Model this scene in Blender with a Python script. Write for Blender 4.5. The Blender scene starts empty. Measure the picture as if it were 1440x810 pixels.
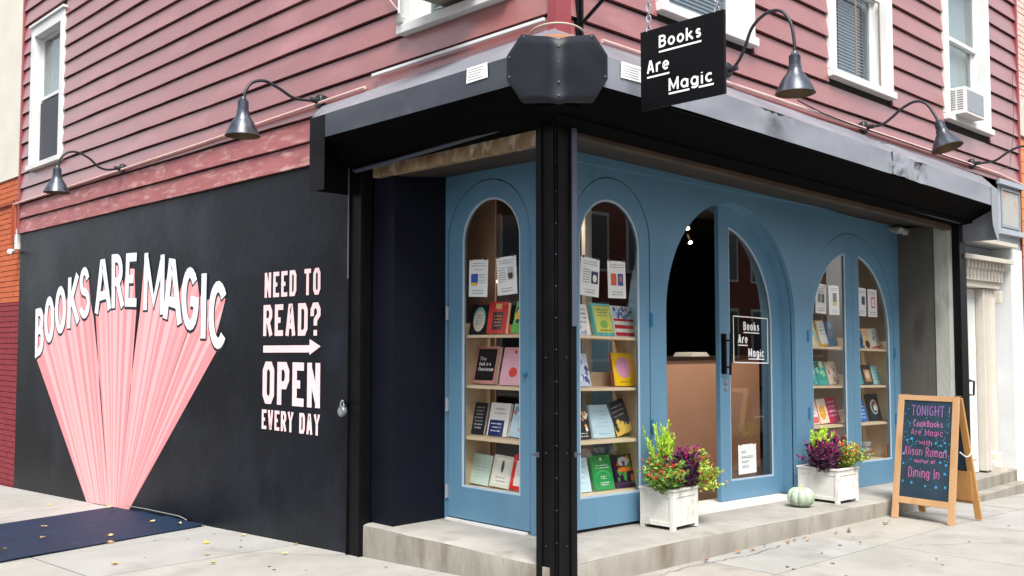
import bpy, math, random
from math import sin, cos, pi, radians as R
from mathutils import Vector, Matrix, noise
from mathutils.geometry import tessellate_polygon
random.seed(7)
SC = bpy.context.scene
COL = SC.collection

# ------------------------------------------------------------------ camera
cd = bpy.data.cameras.new('camera'); cam = bpy.data.objects.new('camera', cd); COL.objects.link(cam)
cd.sensor_width = 36; cd.lens = 34.31; cd.clip_start = 0.05; cd.clip_end = 500
cam.location = (-4.484, -4.212, 1.6)
yaw, pit = R(44.2007), R(3.1599)
cam.rotation_euler = (pi/2 + pit, 0, -yaw)
SC.camera = cam
# ------------------------------------------------------------------ light
w = bpy.data.worlds.new('World'); SC.world = w; w.use_nodes = True
nt = w.node_tree; bg = nt.nodes['Background']
sky = nt.nodes.new('ShaderNodeTexSky'); sky.sky_type = 'NISHITA'; sky.sun_disc = False
SUN_EL, SUN_AZ = R(56), R(216)         # azimuth of the sun, clockwise from +Y
sky.sun_elevation = SUN_EL; sky.sun_rotation = SUN_AZ
sky.air_density = 1.0; sky.dust_density = 2.0; sky.ozone_density = 0.6
hsv = nt.nodes.new('ShaderNodeHueSaturation'); hsv.inputs['Saturation'].default_value = 0.3
nt.links.new(sky.outputs[0], hsv.inputs['Color']); nt.links.new(hsv.outputs[0], bg.inputs[0])
bg.inputs[1].default_value = 0.10
sd = bpy.data.lights.new('sun', 'SUN'); sun = bpy.data.objects.new('sun', sd); COL.objects.link(sun)
sd.energy = 2.3; sd.angle = R(28); sd.color = (1.0, 0.965, 0.92)
dv = Vector((sin(SUN_AZ)*cos(SUN_EL), cos(SUN_AZ)*cos(SUN_EL), sin(SUN_EL)))
sun.rotation_euler = dv.to_track_quat('Z', 'Y').to_euler(); sun.location = (-8, -8, 14)
SC.view_settings.view_transform = 'Standard'; SC.view_settings.look = 'None'
SC.view_settings.exposure = 1.6; SC.view_settings.gamma = 1.0

# ------------------------------------------------------------------ materials
def lin(c):
    return tuple((x/12.92 if x <= .04045 else ((x+.055)/1.055)**2.4) for x in [v/255 for v in c]) + (1,)
MATS = {}
def flat(c, rough=.55, metal=0, emit=0):
    """plain paint / paper / metal from an sRGB triple"""
    k = ('f', c, rough, metal, emit)
    if k in MATS: return MATS[k]
    m = bpy.data.materials.new('paint'); m.use_nodes = True
    b = m.node_tree.nodes['Principled BSDF']
    b.inputs['Base Color'].default_value = lin(c); b.inputs['Roughness'].default_value = rough
    b.inputs['Metallic'].default_value = metal
    if emit:
        b.inputs['Emission Color'].default_value = lin(c); b.inputs['Emission Strength'].default_value = emit
    MATS[k] = m; return m
def surf(name, c1, c2, scale=3, rough=.6, bump=.1, bscale=40, c3=None, s3=1.0, t3=(.55, .7), stretch=(1, 1, 1), spec=.5, rvar=.1, metal=0, detail=6, bdist=.01, coat=0):
    """procedural surface: two-colour mottling, optional third colour for stains or painted sheen, fine bump"""
    if name in MATS: return MATS[name]
    m = bpy.data.materials.new(name); m.use_nodes = True; t = m.node_tree; N = t.nodes; L = t.links
    b = N['Principled BSDF']; b.inputs['Specular IOR Level'].default_value = spec; b.inputs['Metallic'].default_value = metal
    tc = N.new('ShaderNodeTexCoord'); mp = N.new('ShaderNodeMapping'); mp.inputs['Scale'].default_value = stretch
    L.new(tc.outputs['Object'], mp.inputs[0])
    def nz(s, d=detail):
        n = N.new('ShaderNodeTexNoise'); n.inputs['Scale'].default_value = s; n.inputs['Detail'].default_value = d
        n.inputs['Roughness'].default_value = .6; L.new(mp.outputs[0], n.inputs[0]); return n
    def ramp(src, a, bb, ca, cb):
        r = N.new('ShaderNodeValToRGB'); r.color_ramp.elements[0].position = a; r.color_ramp.elements[1].position = bb
        r.color_ramp.elements[0].color = ca; r.color_ramp.elements[1].color = cb; L.new(src, r.inputs[0]); return r
    n1 = nz(scale); r1 = ramp(n1.outputs[0], .32, .68, lin(c1), lin(c2)); out = r1.outputs[0]
    if c3:
        n3 = nz(s3, 8); f = ramp(n3.outputs[0], t3[0], t3[1], (0, 0, 0, 1), (1, 1, 1, 1))
        mx = N.new('ShaderNodeMixRGB'); L.new(f.outputs[0], mx.inputs[0]); L.new(out, mx.inputs[1]); mx.inputs[2].default_value = lin(c3); out = mx.outputs[0]
    L.new(out, b.inputs['Base Color'])
    if coat: b.inputs['Coat Weight'].default_value = coat; b.inputs['Coat Roughness'].default_value = .3
    mr = N.new('ShaderNodeMapRange'); mr.inputs[3].default_value = max(0, rough-rvar); mr.inputs[4].default_value = min(1, rough+rvar)
    L.new(n1.outputs[0], mr.inputs[0]); L.new(mr.outputs[0], b.inputs['Roughness'])
    if bump:
        n2 = nz(bscale, 4); bp = N.new('ShaderNodeBump'); bp.inputs['Strength'].default_value = bump; bp.inputs['Distance'].default_value = bdist
        L.new(n2.outputs[0], bp.inputs['Height']); L.new(bp.outputs[0], b.inputs['Normal'])
    MATS[name] = m; return m
def glass(name, tint=(1, 1, 1, 1), ior=1.5):
    if name in MATS: return MATS[name]
    m = bpy.data.materials.new(name); m.use_nodes = True; t = m.node_tree; N = t.nodes; L = t.links
    N.remove(N['Principled BSDF']); o = N['Material Output']
    tr = N.new('ShaderNodeBsdfTransparent'); tr.inputs[0].default_value = tint
    gl = N.new('ShaderNodeBsdfGlossy'); gl.inputs['Roughness'].default_value = .0
    fr = N.new('ShaderNodeFresnel'); ge = N.new('ShaderNodeNewGeometry'); mr = N.new('ShaderNodeMapRange')
    mr.inputs[3].default_value = ior; mr.inputs[4].default_value = 1/ior     # a thin pane: same reflectance from both sides
    L.new(ge.outputs['Backfacing'], mr.inputs[0]); L.new(mr.outputs[0], fr.inputs[0])
    mx = N.new('ShaderNodeMixShader'); L.new(fr.outputs[0], mx.inputs[0]); L.new(tr.outputs[0], mx.inputs[1]); L.new(gl.outputs[0], mx.inputs[2])
    L.new(mx.outputs[0], o.inputs[0]); MATS[name] = m; return m

M = dict(
    siding=surf('siding_paint', (127, 71, 70), (143, 86, 83), 1.1, .32, .15, 30, (160, 104, 104), .9, (.55, .8), (1, 1, 3), spec=1.0, coat=.5),
    siding_worn=surf('siding_worn', (150, 88, 88), (130, 72, 74), 2.2, .55, .3, 30, (178, 140, 132), 3.5, (.52, .72), (1, 1, 4)),
    backing=flat((26, 16, 18), .9),
    cornerboard=surf('corner_paint', (140, 62, 68), (126, 52, 58), 4, .45, .1),
    mural=surf('mural_wall_paint', (10, 13, 19), (17, 21, 29), 1.1, .42, .26, 9, (36, 42, 52), .9, (.48, .78), (1, 1, 1), spec=.2, bdist=.012),  # third colour paints faint sheen blotches into the black
    black=surf('black_metal', (7, 7, 9), (11, 11, 14), 5, .42, .06, 25, spec=.16),
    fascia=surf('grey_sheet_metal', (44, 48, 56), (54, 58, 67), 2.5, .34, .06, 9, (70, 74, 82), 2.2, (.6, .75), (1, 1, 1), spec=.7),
    fascia_skylit=surf('grey_sheet_metal_skylit', (112, 116, 125), (128, 132, 140), 2.0, .32, .06, 9, (142, 145, 152), 2.6, (.6, .75), (1, 1, 1), spec=1.0),  # same dark metal, caught sky light painted in as a paler grey
    plate=surf('dark_plate', (24, 28, 36), (18, 21, 28), 2.5, .5, .08, 12, spec=.35),
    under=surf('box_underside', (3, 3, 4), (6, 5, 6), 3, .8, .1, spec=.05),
    blue=surf('blue_paint', (81, 119, 144), (89, 128, 153), 1.2, .40, .14, 26, (74, 113, 137), 3.2, (.56, .8), (1, 1, .35)),
    navy=surf('navy_black_paint', (12, 14, 24), (15, 17, 27), 2, .5, .25, 18, spec=.15),
    concrete=surf('concrete', (150, 148, 143), (170, 168, 163), 2.0, .85, .35, 60, (132, 128, 122), 1.1, (.56, .75), bdist=.006),
    step=surf('step_concrete', (132, 129, 122), (154, 151, 145), 2.6, .85, .5, 45, (110, 104, 94), 2.4, (.55, .72), bdist=.008),
    step_side=surf('step_side', (120, 116, 107), (150, 146, 137), 3.0, .85, .6, 40, (98, 84, 66), 2.6, (.52, .72), (1, 1, .35), bdist=.008),
    pillar=surf('rendered_pillar', (138, 140, 134), (158, 160, 152), 2.2, .85, .4, 30, (112, 112, 104), 3, (.55, .7), (1, 1, .3)),
    beam=surf('weathered_beam', (96, 72, 48), (142, 120, 92), 6, .8, .4, 30, (172, 160, 142), 9, (.55, .68), (1.2, 1.2, .5)),
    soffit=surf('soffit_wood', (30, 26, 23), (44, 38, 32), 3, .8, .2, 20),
    white=surf('white_paint', (196, 197, 196), (210, 211, 209), 2, .5, .12, 30, (170, 168, 160), 3, (.62, .8)),
    cream=surf('cream_stone', (178, 172, 160), (190, 185, 174), 3, .65, .2, 30),
    greywall=surf('pale_grey_paint', (146, 153, 163), (160, 166, 175), 2, .6, .15, 25),
    ply=surf('plywood', (206, 184, 152), (218, 199, 170), 2.0, .6, .08, 40, (192, 166, 132), 4, (.5, .8), (1, 6, 6)),
    kraft=surf('kraft_wall', (150, 112, 86), (158, 120, 94), 2, .7, .05),
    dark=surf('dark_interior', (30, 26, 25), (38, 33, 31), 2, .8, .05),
    floor_in=surf('interior_floor', (70, 52, 40), (86, 66, 50), 3, .5, .1),
    hatch=surf('hatch_paint', (15, 32, 52), (20, 40, 62), 2.5, .6, .3, 14, (44, 60, 80), 3.5, (.6, .8), bdist=.01, spec=.2),
    orange=surf('orange_brick', (172, 84, 46), (188, 98, 56), 9, .75, .4, 50, (160, 74, 40), 2, (.6, .8)),
    redbrick=surf('red_brick_paint', (118, 30, 44), (134, 38, 52), 9, .7, .4, 50, (96, 26, 36), 2, (.6, .8)),
    creamwall=surf('cream_render', (196, 192, 178), (206, 203, 190), 1.5, .85, .4, 30),
    palebrick=surf('pale_brick', (190, 158, 146), (206, 184, 172), 7, .85, .4, 50),
    brick=surf('far_brick', (120, 62, 50), (136, 76, 60), 5, .85, .3, 40),
    orangewood=surf('orange_cladding', (190, 118, 58), (204, 134, 72), 4, .6, .15, 30, (170, 96, 44), 3, (.55, .75), (1, 1, 6)),
    steel=surf('weathered_steel', (40, 46, 58), (62, 70, 84), 14, .35, .1, 40, (26, 30, 38), 10, (.5, .62), metal=.35, spec=.8),
    darksteel=surf('dark_steel', (26, 28, 33), (40, 42, 48), 12, .45, .1, 40, metal=.2),
    rust=surf('shade_inside', (104, 82, 54), (80, 60, 40), 8, .6, .1),
    planter=surf('whitewashed_wood', (188, 186, 178), (214, 213, 207), 6, .75, .3, 50, (142, 128, 104), 5, (.56, .72), (1, 1, .6)),
    pumpkin=surf('pumpkin_skin', (146, 164, 142), (172, 186, 164), 7, .6, .2, 40, (126, 146, 114), 4, (.5, .7), (1, 1, .5)),
    oak=surf('sign_wood', (168, 130, 92), (184, 147, 108), 3, .5, .12, 40, (146, 106, 70), 6, (.5, .75), (1, 1, .2)),
    oak2=surf('sign_wood_orange', (172, 126, 72), (186, 140, 84), 3, .5, .12, 40, (150, 102, 54), 6, (.5, .75), (1, 1, .2)),
    slate=surf('chalkboard', (20, 40, 54), (27, 49, 64), 2.2, .6, .05, 40, (36, 60, 76), 4, (.5, .8)),
    conduit=surf('conduit_paint', (206, 176, 170), (190, 150, 144), 6, .5, .1),
    signboard=surf('sign_black', (8, 8, 11), (13, 13, 17), 2, .45, .03, spec=.15),
    glass=glass('window_glass', (.985, .99, .99, 1)), upglass=glass('upper_glass', (.75, .8, .82, 1), 1.7),
    soil=flat((40, 30, 24), .95),
    paper=surf('paper', (232, 232, 230), (240, 240, 238), 2, .8, .02),
)
# ------------------------------------------------------------------ object helpers
def shz(x, k=.027, x0=.9): return -k*max(0, x-x0)
def gz(x, y):
    z = .04
    if x > 0: z -= .016*min(x, 4.4)
    if x > 4.4: z -= .036*(min(x, 12)-4.4)
    if y > 0: z -= .041*min(y, 16)
    return z
def setp(o, label=None, cat=None, group=None, kind=None):
    if label: o['label'] = label
    if cat: o['category'] = cat
    if group: o['group'] = group
    if kind: o['kind'] = kind
    return o
def thing(name, label, cat, loc, group=None, rz=0):
    o = bpy.data.objects.new(name, None); COL.objects.link(o); o.location = loc; o.empty_display_size = .1
    o.rotation_euler = (0, 0, rz)
    return setp(o, label, cat, group)
def wloc(o):
    p = Vector((0, 0, 0))
    while o: p += Vector(o.location); o = o.parent
    return p
class MB:
    """collects faces in world coordinates; build() links them as one mesh object"""
    def __init__(s): s.v = []; s.f = []; s.m = []; s.mats = []
    def mi(s, m):
        if m is None: return 0
        if m not in s.mats: s.mats.append(m)
        return s.mats.index(m)
    def add(s, vs, fs, m=None):
        b = len(s.v); i = s.mi(m); s.v += [tuple(v) for v in vs]
        for f in fs: s.f.append([b+k for k in f]); s.m.append(i)
        return s
    def box(s, a, b, m=None):
        x0, y0, z0 = a; x1, y1, z1 = b
        x0, x1 = min(x0, x1), max(x0, x1); y0, y1 = min(y0, y1), max(y0, y1); z0, z1 = min(z0, z1), max(z0, z1)
        v = [(x0, y0, z0), (x1, y0, z0), (x1, y1, z0), (x0, y1, z0), (x0, y0, z1), (x1, y0, z1), (x1, y1, z1), (x0, y1, z1)]
        return s.add(v, [(0, 3, 2, 1), (4, 5, 6, 7), (0, 1, 5, 4), (1, 2, 6, 5), (2, 3, 7, 6), (3, 0, 4, 7)], m)
    def hexa(s, v, m=None):      # 8 points, bottom 4 then top 4
        return s.add(v, [(0, 3, 2, 1), (4, 5, 6, 7), (0, 1, 5, 4), (1, 2, 6, 5), (2, 3, 7, 6), (3, 0, 4, 7)], m)
    def bar(s, p, q, wd, th, up=(0, 0, 1), m=None):
        p = Vector(p); q = Vector(q); d = (q-p).normalized(); u = Vector(up); a = d.cross(u).normalized(); b = a.cross(d).normalized()
        a *= wd/2; b *= th/2
        return s.hexa([p-a-b, p+a-b, p+a+b, p-a+b, q-a-b, q+a-b, q+a+b, q-a+b], m)
    def tube(s, pts, r, n=10, m=None, cap=True):
        pts = [Vector(p) for p in pts]; rs = r if isinstance(r, (list, tuple)) else [r]*len(pts)
        b = []; prev = None
        for i, p in enumerate(pts):
            d = ((pts[i+1]-p) if i == 0 else (p-pts[i-1]) if i == len(pts)-1 else (pts[i+1]-pts[i-1])).normalized()
            if prev is None: a = d.orthogonal().normalized()
            else: a = (prev-d*prev.dot(d)).normalized()
            prev = a; c = d.cross(a)
            b += [p+(a*cos(2*pi*k/n)+c*sin(2*pi*k/n))*rs[i] for k in range(n)]
        f = [(i*n+k, i*n+(k+1) % n, (i+1)*n+(k+1) % n, (i+1)*n+k) for i in range(len(pts)-1) for k in range(n)]
        if cap: f += [tuple(range(n-1, -1, -1)), tuple(range((len(pts)-1)*n, len(pts)*n))]
        return s.add(b, f, m)
    def lathe(s, prof, o, axis=(0, 0, 1), n=24, m=None):
        ax = Vector(axis).normalized(); a = ax.orthogonal().normalized(); c = ax.cross(a); o = Vector(o); b = []
        for r, h in prof: b += [o+ax*h+(a*cos(2*pi*k/n)+c*sin(2*pi*k/n))*r for k in range(n)]
        f = [(i*n+k, i*n+(k+1) % n, (i+1)*n+(k+1) % n, (i+1)*n+k) for i in range(len(prof)-1) for k in range(n)]
        return s.add(b, f, m)
    def plate(s, outer, holes, place, t0, t1, m=None, sides=True):
        """2-D outline with holes -> slab between offsets t0 and t1 along the place() normal"""
        polys = [outer]+list(holes)
        tri = tessellate_polygon([[Vector((p[0], p[1], 0)) for p in q] for q in polys])
        fl = [p for q in polys for p in q]; n = len(fl)
        vs = [place(p[0], p[1], t0) for p in fl]+[place(p[0], p[1], t1) for p in fl]
        fs = [tuple(t) for t in tri]+[tuple(n+k for k in reversed(t)) for t in tri]
        if sides:
            o = 0
            for q in polys:
                k = len(q)
                fs += [(o+i, o+(i+1) % k, n+o+(i+1) % k, n+o+i) for i in range(k)]; o += k
        return s.add(vs, fs, m)
    def build(s, name, mat=None, parent=None, shear=0, smooth=False, kind=None, bevel=0, x0=.9):
        if mat is not None and not s.mats: s.mats = [mat]
        v = [(x, y, z+shz(x, shear, x0)) for x, y, z in s.v] if shear else s.v
        off = wloc(parent) if parent else None
        c = off if parent else Vector((0, 0, 0))
        me = bpy.data.meshes.new(name); me.from_pydata([(x-c[0], y-c[1], z-c[2]) for x, y, z in v], [], s.f)
        for m in s.mats: me.materials.append(m)
        if len(s.mats) > 1:
            for p, i in zip(me.polygons, s.m): p.material_index = i
        if smooth:
            for p in me.polygons: p.use_smooth = True
        me.update()
        import bmesh
        bm = bmesh.new(); bm.from_mesh(me); bmesh.ops.recalc_face_normals(bm, faces=bm.faces); bm.to_mesh(me); bm.free()
        if smooth:
            try: me.set_sharp_from_angle(angle=R(40))
            except Exception: pass
        o = bpy.data.objects.new(name, me); COL.objects.link(o)
        if parent: o.parent = parent
        if bevel:
            b = o.modifiers.new('b', 'BEVEL'); b.width = bevel; b.segments = 2; b.limit_method = 'ANGLE'; b.angle_limit = R(50)
        if kind: o['kind'] = kind
        return o
def single(name, mb, mat, label, cat, group=None, **k):
    """a thing that is one mesh: shift its origin to its base centre"""
    o = mb.build(name, mat, **k); me = o.data
    xs = [v.co for v in me.vertices]; c = sum(xs, Vector())/len(xs); c.z = min(v.z for v in xs)
    me.transform(Matrix.Translation(-c)); o.location = c
    return setp(o, label, cat, group)
def arc(cx, cy, rx, ry, a0, a1, n=10):
    return [(cx+rx*cos(R(a0+(a1-a0)*i/n)), cy+ry*sin(R(a0+(a1-a0)*i/n))) for i in range(n+1)]

# ------------------------------------------------------------------ stroke lettering
def A_(*p): return arc(*p)
G = {
 'A': [[(0, 0), (.5, 1), (1, 0)], [(.19, .3), (.81, .3)]],
 'B': [[(0, .5), (0, 1), (.55, 1)]+A_(.55, .77, .38, .23, 80, -90, 6), [(0, .54), (.55, .54)]+A_(.55, .27, .45, .27, 80, -90, 6)+[(0, 0), (0, .54)]],
 'C': [A_(.5, .5, .5, .5, 42, 318, 18)],
 'D': [[(0, 0), (0, 1), (.45, 1)]+A_(.45, .5, .55, .5, 80, -80, 8)+[(.45, 0), (0, 0)]],
 'E': [[(1, 1), (0, 1), (0, 0), (1, 0)], [(0, .52), (.85, .52)]],
 'G': [A_(.5, .5, .5, .5, 42, 340, 18)+[(1, .46), (.55, .46)]],
 'H': [[(0, 0), (0, 1)], [(1, 0), (1, 1)], [(0, .5), (1, .5)]],
 'I': [[(.5, 0), (.5, 1)]],
 'K': [[(0, 0), (0, 1)], [(1, 1), (.02, .42)], [(.3, .56), (1, 0)]],
 'L': [[(0, 1), (0, 0), (1, 0)]],
 'M': [[(0, 0), (0, 1), (.5, .25), (1, 1), (1, 0)]],
 'N': [[(0, 0), (0, 1), (1, 0), (1, 1)]],
 'O': [A_(.5, .5, .5, .5, 90, 450, 24)],
 'P': [[(0, 0), (0, 1)], [(.02, 1), (.55, 1)]+A_(.55, .74, .45, .26, 80, -90, 8)+[(.03, .48)]],
 'R': [[(0, 0), (0, 1)], [(.02, 1), (.5, 1)]+A_(.5, .74, .45, .26, 80, -90, 8)+[(.03, .48)], [(.5, .48), (1, 0)]],
 'S': [[(.97, .8)]+A_(.5, .76, .45, .24, 20, 240, 10)+A_(.5, .26, .5, .26, 60, -160, 10)],
 'T': [[(0, 1), (1, 1)], [(.5, 0), (.5, 1)]],
 'U': [[(0, 1), (0, .4)]+A_(.5, .4, .5, .4, 185, 355, 8)+[(1, .4), (1, 1)]],
 'V': [[(0, 1), (.5, 0), (1, 1)]],
 'W': [[(0, 1), (.25, 0), (.5, .8), (.75, 0), (1, 1)]],
 'Y': [[(0, 1), (.5, .48), (1, 1)], [(.5, .5), (.5, 0)]],
 '?': [A_(.5, .74, .5, .26, 160, -60, 10)+[(.5, .42), (.5, .24)], [(.5, .0), (.5, .1)]],
 '!': [[(.5, 1), (.5, .3)], [(.5, .0), (.5, .1)]],
 'a': [A_(.48, .34, .46, .34, 90, 450, 18), [(.96, .68), (.96, 0)]],
 'c': [A_(.5, .34, .48, .34, 45, 315, 14)],
 'd': [A_(.48, .34, .46, .34, 90, 450, 18), [(.96, 1), (.96, 0)]],
 'e': [[(.05, .35), (.95, .35)]+A_(.5, .34, .46, .34, 5, 315, 14)],
 'f': [[(.35, 0), (.35, .8)]+A_(.7, .8, .35, .2, 180, 90, 4), [(0, .66), (.8, .66)]],
 'g': [A_(.48, .34, .46, .34, 90, 450, 18), [(.96, .68), (.96, -.08)]+A_(.48, -.08, .48, .2, 0, -150, 8)],
 'h': [[(0, 0), (0, 1)], [(0, .4)]+A_(.5, .4, .48, .28, 160, 0, 8)+[(.98, 0)]],
 'i': [[(.5, 0), (.5, .68)], [(.5, .88), (.5, .96)]],
 'k': [[(0, 0), (0, 1)], [(.9, .68), (.02, .26)], [(.3, .42), (.95, 0)]],
 'l': [[(.5, 0), (.5, 1)]],
 'n': [[(0, 0), (0, .68)], [(0, .4)]+A_(.5, .4, .48, .28, 160, 0, 8)+[(.98, 0)]],
 'm': [[(0, 0), (0, .68)], [(0, .4)]+A_(.26, .4, .24, .28, 160, 0, 6)+[(.5, 0)], [(.5, .4)]+A_(.76, .4, .24, .28, 160, 0, 6)+[(1, 0)]],
 'o': [A_(.5, .34, .48, .34, 90, 450, 20)],
 'r': [[(.1, 0), (.1, .68)], [(.1, .36), (.22, .54), (.5, .66), (1, .68)]],
 's': [[(.9, .55)]+A_(.5, .51, .38, .17, 30, 240, 8)+A_(.5, .18, .42, .18, 60, -150, 8)],
 't': [[(.4, .95), (.4, .15)]+A_(.65, .15, .25, .15, 190, 290, 4), [(.05, .68), (.85, .68)]],
 'u': [[(0, .68), (0, .28)]+A_(.48, .28, .48, .28, 185, 355, 8)+[(.96, .28), (.96, .68)], [(.96, .5), (.96, 0)]],
 'w': [[(0, .68), (.25, 0), (.5, .6), (.75, 0), (1, .68)]],
 '.': [[(.4, 0), (.4, .08)]],
}
# condensed block capitals with cut corners
G['A'] = [[(0, 0), (.42, 1), (.58, 1), (1, 0)], [(.17, .27), (.83, .27)]]
G['M'] = [[(0, 0), (0, 1)], [(1, 0), (1, 1)], [(.03, .96), (.5, .12), (.97, .96)]]
G['N'] = [[(0, 0), (0, 1)], [(1, 0), (1, 1)], [(.03, .96), (.97, .04)]]
GB = dict(G)
ch = .16
GB.update({
 'A': [[(0, 0), (.40, 1), (.60, 1), (1, 0)], [(.17, .27), (.83, .27)]],
 'N': [[(0, 0), (0, 1)], [(1, 0), (1, 1)], [(.02, .95), (.98, .05)]],
 'V': [[(0, 1), (.42, 0), (.58, 0), (1, 1)]],
 'Y': [[(0, 1), (.5, .46), (1, 1)], [(.5, .5), (.5, 0)]],
 'E': [[(1, 1), (0, 1), (0, 0), (1, 0)], [(0, .5), (.8, .5)]],
 'O': [[(.0, ch), (ch*1.6, 0), (1-ch*1.6, 0), (1, ch), (1, 1-ch), (1-ch*1.6, 1), (ch*1.6, 1), (0, 1-ch), (0, ch)]],
 'D': [[(0, 0), (0, 1), (1-ch*1.6, 1), (1, 1-ch), (1, ch), (1-ch*1.6, 0), (0, 0)]],
 'P': [[(0, 0), (0, 1)], [(.02, 1), (1-ch*1.6, 1), (1, 1-ch), (1, .45+ch), (1-ch*1.6, .45), (.03, .45)]],
 'R': [[(0, 0), (0, 1)], [(.02, 1), (1-ch*1.6, 1), (1, 1-ch), (1, .48+ch), (1-ch*1.6, .48), (.03, .48)], [(.55, .48), (1, 0)]],
 '?': [[(0, .72), (0, 1-ch), (ch*1.6, 1), (1-ch*1.6, 1), (1, 1-ch), (1, .66), (.5, .46), (.5, .26)], [(.5, 0), (.5, .1)]],
})
def capped(st, q, hw):
    """square caps: lengthen strokes that end on the edge of their letter box"""
    q = [Vector(p) for p in q]
    if (q[0]-q[-1]).length < 1e-4: return q
    edge = lambda p: p[0] in (0, 1) or p[1] in (0, 1)
    if edge(st[0]): q[0] = q[0]+(q[0]-q[1]).normalized()*hw
    if edge(st[-1]): q[-1] = q[-1]+(q[-1]-q[-2]).normalized()*hw
    return q
def ribbon(mb, pts, hw, place, off, thick, m, sharp=1.42):
    """a stroke of half width hw along 2-D pts, raised from off to off+thick"""
    P = []
    for p in pts:
        p = Vector((p[0], p[1]))
        if not P or (p-P[-1]).length > 1e-5: P.append(p)
    closed = len(P) > 3 and (P[0]-P[-1]).length < 1e-4
    if closed: P.pop()
    n = len(P)
    if n < 2: return
    Lf, Rt = [], []
    for i in range(n):
        a = P[i]-P[i-1] if (i > 0 or closed) else P[1]-P[0]
        b = P[(i+1) % n]-P[i] if (i < n-1 or closed) else a
        a = a.normalized(); b = b.normalized(); t = (a+b)
        t = t.normalized() if t.length > 1e-4 else a
        nn = Vector((-t.y, t.x)); c = max(1/sharp, abs(nn.dot(Vector((-a.y, a.x))))); k = hw/c
        Lf.append(P[i]+nn*k); Rt.append(P[i]-nn*k)
    vs = [place(p.x, p.y, off+thick) for p in Lf]+[place(p.x, p.y, off+thick) for p in Rt]
    seg = n if closed else n-1
    fs = [(i, (i+1) % n, n+(i+1) % n, n+i) for i in range(seg)]
    if thick > .0008:
        vs += [place(p.x, p.y, off) for p in Lf]+[place(p.x, p.y, off) for p in Rt]
        for i in range(seg):
            j = (i+1) % n
            fs += [(i, j, 2*n+j, 2*n+i), (n+i, n+j, 3*n+j, 3*n+i)]
        if not closed: fs += [(0, n, 3*n, 2*n), (n-1, 2*n-1, 4*n-1, 3*n-1)]
    mb.add(vs, fs, m)
def glyph(mb, chh, box, hw, place, off, thick, m, font=G, jit=0, inset=True, cut=False):
    """box = (u0,v0,u1,v1) outer size of the letter"""
    u0, v0, u1, v1 = box; h = hw if inset else 0
    fx = 1 if chh not in 'I!il.' else 0
    for k, st in enumerate(font.get(chh, [])):
        q = []
        for x, y in st:
            X = u0+h*(1 if u1 > u0 else -1)+x*((u1-u0)-2*h*(1 if u1 > u0 else -1)); Y = v0+h+y*(v1-v0-2*h)
            if jit: X += random.uniform(-jit, jit); Y += random.uniform(-jit, jit)
            q.append((X, Y))
        ribbon(mb, capped(st, q, hw), hw, place, off+.0003*k, thick, m)
WD = {'I': .34, 'i': .3, 'l': .3, '!': .3, '.': .3, 'M': 1.25, 'm': 1.35, 'w': 1.2, 'W': 1.3, 't': .62, 'f': .62, 'r': .72, ' ': .55, 'E': .8, 'T': .9, 's': .8, '?': .9}
def text(mb, s, box, hw, place, off, thick, m, font=G, gap=.28, jit=0, even=False):
    """fit string s into box (u0,v0,u1,v1)"""
    u0, v0, u1, v1 = box
    wd = [(1 if even and c not in 'I! ' else WD.get(c, 1)) for c in s]; tot = sum(wd)+gap*(len(s)-1); sc = (u1-u0)/tot; u = u0
    for c, d in zip(s, wd):
        glyph(mb, c, (u, v0+(random.uniform(-jit, jit)*2 if jit else 0), u+d*sc, v1), hw, place, off, thick, m, font, jit); u += (d+gap)*sc

# ------------------------------------------------------------------ setting: ground, slabs
def grid_sheet(name, x0, x1, y0, y1, nx, ny, dz, mat, zf=gz):
    mb = MB(); vs = []
    for j in range(ny+1):
        for i in range(nx+1):
            x = x0+(x1-x0)*i/nx; y = y0+(y1-y0)*j/ny; vs.append((x, y, zf(x, y)+dz))
    mb.add(vs, [(j*(nx+1)+i, j*(nx+1)+i+1, (j+1)*(nx+1)+i+1, (j+1)*(nx+1)+i) for j in range(ny) for i in range(nx)])
    o = mb.build(name, mat); o['kind'] = 'structure'; return o
grid_sheet('ground', -150, 150, -150, 150, 300, 300, -.22, surf('asphalt', (62, 62, 64), (74, 74, 76), 3, .9, .3, 60))
side = grid_sheet('pavement', -3.5, 30, -5.5, 30, 134, 142, -.03, surf('joint_dirt', (112, 108, 92), (92, 90, 76), 8, .95, .3, 60))
bm_ = MB(); bm_.box((-3.5, -5.5, -.5), (-3.32, 30, .02)).box((-3.3, -5.5, -.5), (30, -5.32, .02))
o = bm_.build('kerb', M['concrete']); o['kind'] = 'structure'
slab_m = [surf('pavement_concrete', (134, 132, 126), (152, 150, 144), 1.3, .88, .6, 70, (112, 109, 103), 1.4, (.56, .8), bdist=.006),
          surf('pavement_concrete_warm', (136, 132, 124), (153, 149, 141), 1.6, .88, .6, 70, (112, 109, 103), 1.9, (.56, .8), bdist=.006),
          surf('pavement_concrete_cool', (134, 133, 129), (150, 149, 145), 1.1, .88, .6, 70, (112, 109, 103), 1.2, (.56, .8), bdist=.006)]
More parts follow.
